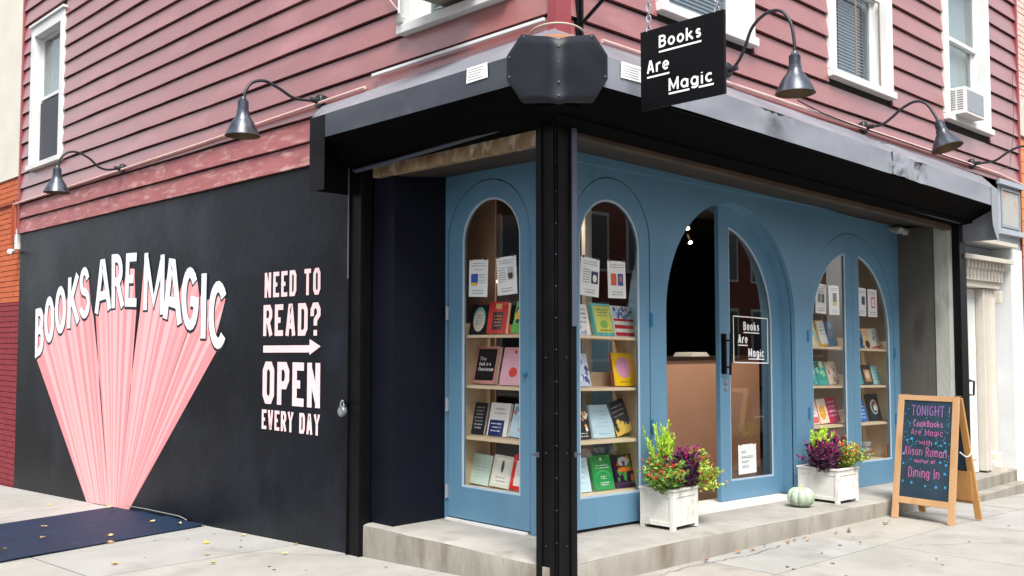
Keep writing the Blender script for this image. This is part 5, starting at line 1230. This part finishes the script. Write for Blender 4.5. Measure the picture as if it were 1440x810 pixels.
# fallen leaves
def fallen(x, y, z, label, group, cols):
    m1 = MB(); a0 = random.random()*6.28; s_ = random.uniform(.022, .045); pts = []
    for k in range(7):
        t = k/6*pi*2; r_ = s_*(1 if k % 2 else .55); pts.append((x+r_*cos(a0+t), y+r_*.7*sin(a0+t), z+.004+random.uniform(0, .018)))
    m1.add([(x, y, z+.006)]+pts[:6], [(0, 1, 2), (0, 2, 3), (0, 3, 4), (0, 4, 5), (0, 5, 6), (0, 6, 1)]); single('fallen_leaf', m1, flat(random.choice(cols), .8), label, 'leaf', group)
br_ = [(126, 84, 56), (150, 104, 70), (104, 72, 54), (168, 128, 92)]; yl_ = [(190, 150, 60), (176, 140, 90), (206, 180, 110), (150, 160, 80)]
for x, y in ((1.95, -.05), (2.3, -.06), (2.55, -.12), (2.7, -.09), (2.78, -.16), (2.9, -.07), (3.25, -.16), (3.4, -.20), (3.55, -.13), (4.05, -.22), (2.1, -.08), (3.0, -.5), (1.5, -.07), (2.63, -.07)):
    fallen(x, y, gz(x, y), 'small dry brown leaf lying on the pavement along the foot of the front step', 'dry leaves below the front step', br_)
for x, y in ((-.5, 3.6), (-1.0, 4.35), (-.75, 3.1), (-1.4, 3.3), (-.35, 2.6), (-.06, 2.9), (-.9, 2.7), (-1.5, 7.2), (-.4, 7.6), (-.1, 3.7)):
    fallen(x, y, gz(x, y), 'small yellowish leaf lying on the pale pavement beside the black wall', 'leaves on the side pavement', yl_)
for x, y in ((-.25, 6.2), (-1.1, 5.7), (-1.35, 5.0), (-.3, 5.1), (-.2, 4.75), (-.9, 4.6), (-1.9, 5.1), (-1.8, 4.6), (-.12, 6.6)):
    fallen(x, y, hz(x, y)+.012, 'small pale leaf lying on the navy cellar hatch', 'leaves on the cellar hatch', yl_+br_[3:])
fallen(.58, 1.86, .2, 'small green yellow leaf on the step in the corner by the black return wall', None, [(176, 190, 90)])

# ------------------------------------------------------------------ window air conditioners
def ac(face, a0, a1, z0, z1, out, label):
    def P(a, o, z): return (-o, a, z) if face == 's' else (a, -o, z)
    o = thing('air_conditioner', label, 'air conditioner', P((a0+a1)/2, out/2, z0))
    MB().box(P(a0, -.14, z0), P(a1, out, z1)).build('casing', M['white'], o, bevel=.008)
    m1 = MB(); m1.box(P(a0+.03, out, z0+.03), P(a1-.03, out+.004, z1-.03)); m1.build('coil_grille', flat((150, 154, 160), .5, .4), o)
    for k in range(9):
        z = z0+.05+k*(z1-z0-.09)/8
        m1 = MB(); ea = a0-.003 if face == 'f' else a0-.003
        m1.box(P(ea, .03, z), P(a0, out*.46, z+.008)); m1.box(P(ea, out*.54, z), P(a0, out-.03, z+.008)); m1.build('side_vent', flat((90, 92, 90), .6), o)
    if face == 's':
        m1 = MB(); m1.box(P(a0+.02, .0, z0-.012), P(a1-.02, out-.02, z0-.002)); m1.build('tray', flat((120, 110, 90), .7), o)
ac('f', 6.20, 6.72, 4.05, 4.34, .20, 'white air conditioner jutting from the right hand upstairs window')
ac('s', .62, 1.10, 4.02, 4.40, .40, 'air conditioner seen from below in the side wall window near the corner')
m1 = MB(); m1.add([(-.09, 1.56, 3.985), (-.02, 1.56, 3.985), (-.02, 1.56, 5.5), (-.16, 1.44, 5.5), (-.16, 1.44, 4.02)], [(0, 1, 2, 3, 4)]); o = m1.build('loose_screen', M['white'], B); s_ = o.modifiers.new('s', 'SOLIDIFY'); s_.thickness = .012

# ------------------------------------------------------------------ stone doorway next to the shop
D = thing('side_entrance', 'pale grey stone entrance with a bracketed white doorcase right of the bookshop', 'doorway', (7.4, .1, -.1))
g0 = gz(7.5, 0)-.1
m1 = MB(); m1.box((6.55, 0, 2.72), (8.33, .3, 3.56)); m1.build('lintel_wall', M['greywall'], D)
m1 = MB(); m1.box((7.95, -.012, g0-.2), (8.335, .3, 2.715)); m1.build('pier', M['white'], D)
m1 = MB(); m1.box((6.55, .20, .02), (7.948, .3, 2.715)); m1.build('back_wall', M['greywall'], D)
m1 = MB(); m1.box((6.50, -.09, 2.72), (7.98, .0-.002, 2.765)); m1.build('ledge', M['cream'], D)
m1 = MB(); m1.box((7.60, -.012, 2.93), (8.33, -.002, 3.50)); m1.box((7.54, -.06, 3.46), (8.36, -.013, 3.52)); m1.box((7.54, -.07, 2.87), (8.36, -.003, 2.928)); m1.build('sign_panel_surround', M['greywall'], D)
m1 = MB(); m1.box((7.70, -.016, 2.99), (8.26, -.013, 3.40)); m1.build('stained_panel', surf('stained_panel', (150, 152, 150), (164, 163, 158), 2, .6, .1, 30, (180, 116, 92), 2.4, (.48, .60)), D)
m1 = MB()
for a_, b_ in (((7.67, 2.96), (8.29, 2.985)), ((7.67, 3.405), (8.29, 3.43)), ((7.67, 2.986), (7.695, 3.404)), ((8.265, 2.986), (8.29, 3.404))): m1.box((a_[0], -.028, a_[1]), (b_[0], -.0165, b_[1]))
m1.build('panel_moulding', flat((130, 138, 146), .5), D)
m1 = MB(); m1.box((6.8, .19, .10), (7.34, .198, 2.21)); dr = m1.build('door', M['white'], D)
MB().box((6.85, .180, .25), (7.28, .188, 1.0)).box((6.85, .180, 1.15), (7.28, .188, 2.1)).build('door_panel', M['white'], dr, bevel=.004)
MB().tube([(7.0, .17, 1.0), (7.0, .10, 1.0), (7.02, .10, 1.15), (7.0, .16, 1.17)], .012, 8).build('door_handle', M['black'], dr)
for x0, x1 in ((7.36, 7.44), (7.46, 7.66)):
    m1 = MB(); m1.box((x0, .10, .11), (x1, .198, 2.22)); m1.build('jamb', M['cream'], D, bevel=.006)
m1 = MB(); m1.lathe([(.10, .0), (.10, .1), (.085, .12), (.085, .2), (.07, .23)], (7.58, .10, .10), n=20); m1.box((7.48, .0, .06), (7.70, .198, .16)); m1.build('column_base', M['cream'], D)
MB().lathe([(.066, .0), (.062, 1.8)], (7.58, .11, .32), n=20).build('column', M['cream'], D, smooth=True)
m1 = MB(); m1.box((6.60, .06, 2.225), (7.78, .199, 2.30)); m1.box((6.58, .03, 2.30), (7.80, .198, 2.52)); m1.box((6.5, -.06, 2.52), (7.92, .19, 2.57)); m1.build('entablature', M['cream'], D, bevel=.004)
for k in range(11):
    x = 6.66+k*.105; m1 = MB(); m1.box((x, -.005, 2.44), (x+.05, .0295, 2.515)); m1.build('dentil', M['cream'], D, bevel=.003)
    m1 = MB(); m1.plate([(x, 2.32), (x+.05, 2.34), (x+.06, 2.38), (x+.02, 2.42), (x, 2.38)], [], lambda u, v, o: (u, .028-o, v), 0, .012); m1.build('carved_leaf', flat((150, 146, 138), .7), D)
m1 = MB(); m1.box((7.66, -.01+.03, 2.05), (7.76, .18, 2.20)); m1.build('corbel', M['cream'], D, bevel=.004)
m1 = MB(); m1.box((6.42, -.02, g0-.2), (7.948, .2, .09)); m1.box((6.42, -.16, g0-.2), (7.90, -.021, -.035)); m1.build('stoop', M['step_side'], D, bevel=.008)
MB().box((6.54, .01, -.1), (6.60, .19, 2.715)).build('jamb', M['greywall'], D)

# ------------------------------------------------------------------ neighbouring buildings
def brickwork(mb, face, a0, a1, z0, z1, off, m, bl=.203, bh=.066, j=.010, dep=.012):
    r_ = 0; z = z0
    while z < z1-.01:
        a_ = a0-(bl/2 if r_ % 2 else 0)
        while a_ < a1:
            p, q_ = max(a0, a_), min(a1, a_+bl)
            if q_-p > .02:
                d_ = dep+random.uniform(-.003, .003); zt = min(z+bh, z1)
                if face == 's': mb.box((off-d_, p, z), (off, q_, zt))
                else: mb.box((p, off-d_, z), (q_, off, zt))
            a_ += bl+j
        z += bh+j; r_ += 1
NL = thing('brick_neighbour', 'neighbouring building left of the black wall, cream above, orange and dark red brick below', 'building', (1, 13, -.5))
MB().box((.06, D1+.04, -1), (6, 22, 3.93)).build('wall_core', flat((120, 60, 44), .9), NL)
MB().box((.03, D1+.04, 3.93), (6, 22, 8.5)).build('rendered_wall', M['creamwall'], NL)
m1 = MB(); brickwork(m1, 's', D1+.05, 13.4, 2.16, 3.92, .06, None); m1.build('brick', M['orange'], NL, kind='stuff')
m1 = MB(); brickwork(m1, 's', D1+.05, 13.4, -.62, 2.15, .06, None); m1.build('brick', M['redbrick'], NL, kind='stuff')
m1 = MB(); m1.box((.02, 10.5, 3.55), (.05, 14, 3.60)).box((.0, 10.5, 3.0), (.04, 10.53, 3.6)); m1.build('painted_band', flat((140, 62, 34), .7), NL)
MB().tube([(-.03, D1+.12, 3.1), (-.03, D1+.12, 3.56)], .02, 8).build('downpipe', flat((150, 70, 44), .6), NL)
NR = thing('orange_neighbour', 'neighbouring building at the right edge, orange cladding below pale brick', 'building', (10, 1, 0))
MB().box((8.37, .03, -.6), (14, 6, 8)).build('wall_core', flat((150, 110, 90), .9), NR)
for k in range(30):
    z = -.35+k*.15
    if z < 4.0: MB().box((8.36, .0, z), (14, .03, z+.142)).build('cladding_board', M['orangewood'], NR)
MB().box((8.36, -.03, 4.16), (14, .03, 4.62)).build('cornice', M['cream'], NR)
m1 = MB(); brickwork(m1, 'f', 8.36, 9.8, 4.63, 7.0, .03, None); m1.build('brick', M['palebrick'], NR, kind='stuff')
MB().box((8.338, -.02, -.4), (8.358, .02, 4.1)).build('corner_trim', flat((110, 44, 36), .6), NR)
# houses across the two streets, seen only as reflections in the glass
def row_house(x0, x1, y0, y1, h_, face, m, label):
    o = thing('row_house', label, 'building', ((x0+x1)/2, (y0+y1)/2, -.2))
    MB().box((x0, y0, -.2), (x1, y1, h_)).build('wall', m, o)
    MB().box((x0-.2, y0-.2, h_), (x1+.2, y1+.2, h_+.4)).build('cornice', M['cream'], o)
    L0, L1_ = (x0, x1) if face in 'ns' else (y0, y1); n_ = max(2, int((L1_-L0)/2.0)); mw = MB(); mg = MB()
    for f_ in range(3):
        for k in range(n_):
            c0 = L0+(L1_-L0)*(k+.5)/n_; z = 1.0+f_*3.2
            if face == 'n': mw.box((c0-.6, y1, z-.1), (c0+.6, y1+.05, z+2.0)); mg.box((c0-.48, y1+.05, z), (c0+.48, y1+.06, z+1.88))
            if face == 'e': mw.box((x1, c0-.6, z-.1), (x1+.05, c0+.6, z+2.0)); mg.box((x1+.05, c0-.48, z), (x1+.06, c0+.48, z+1.88))
    mw.build('window_frames', M['white'], o, kind='stuff'); mg.build('panes', flat((40, 48, 56), .1), o, kind='stuff')
row_house(-2, 8, -24, -17, 10, 'n', M['brick'], 'red brick row house across the front street, mirrored in the shop door glass')
row_house(8.5, 20, -24, -17, 9, 'n', M['palebrick'], 'pale brick row house across the front street, mirrored in the wide window')
row_house(20.5, 38, -24, -17, 10, 'n', M['brick'], 'long red brick row house farther along the front street, seen only in reflections')
row_house(-25, -18, 17, 40, 8, 'e', M['palebrick'], 'long pale brick row house far down the side street, seen only in reflections')
row_house(-25, -18, -24, -17, 10, 'n', M['redbrick'], 'dark red corner house diagonally across the crossing, seen only in reflections')
row_house(-25, -18, 3, 16, 9, 'e', M['brick'], 'dark brick row house across the side street, mirrored in the side glass')
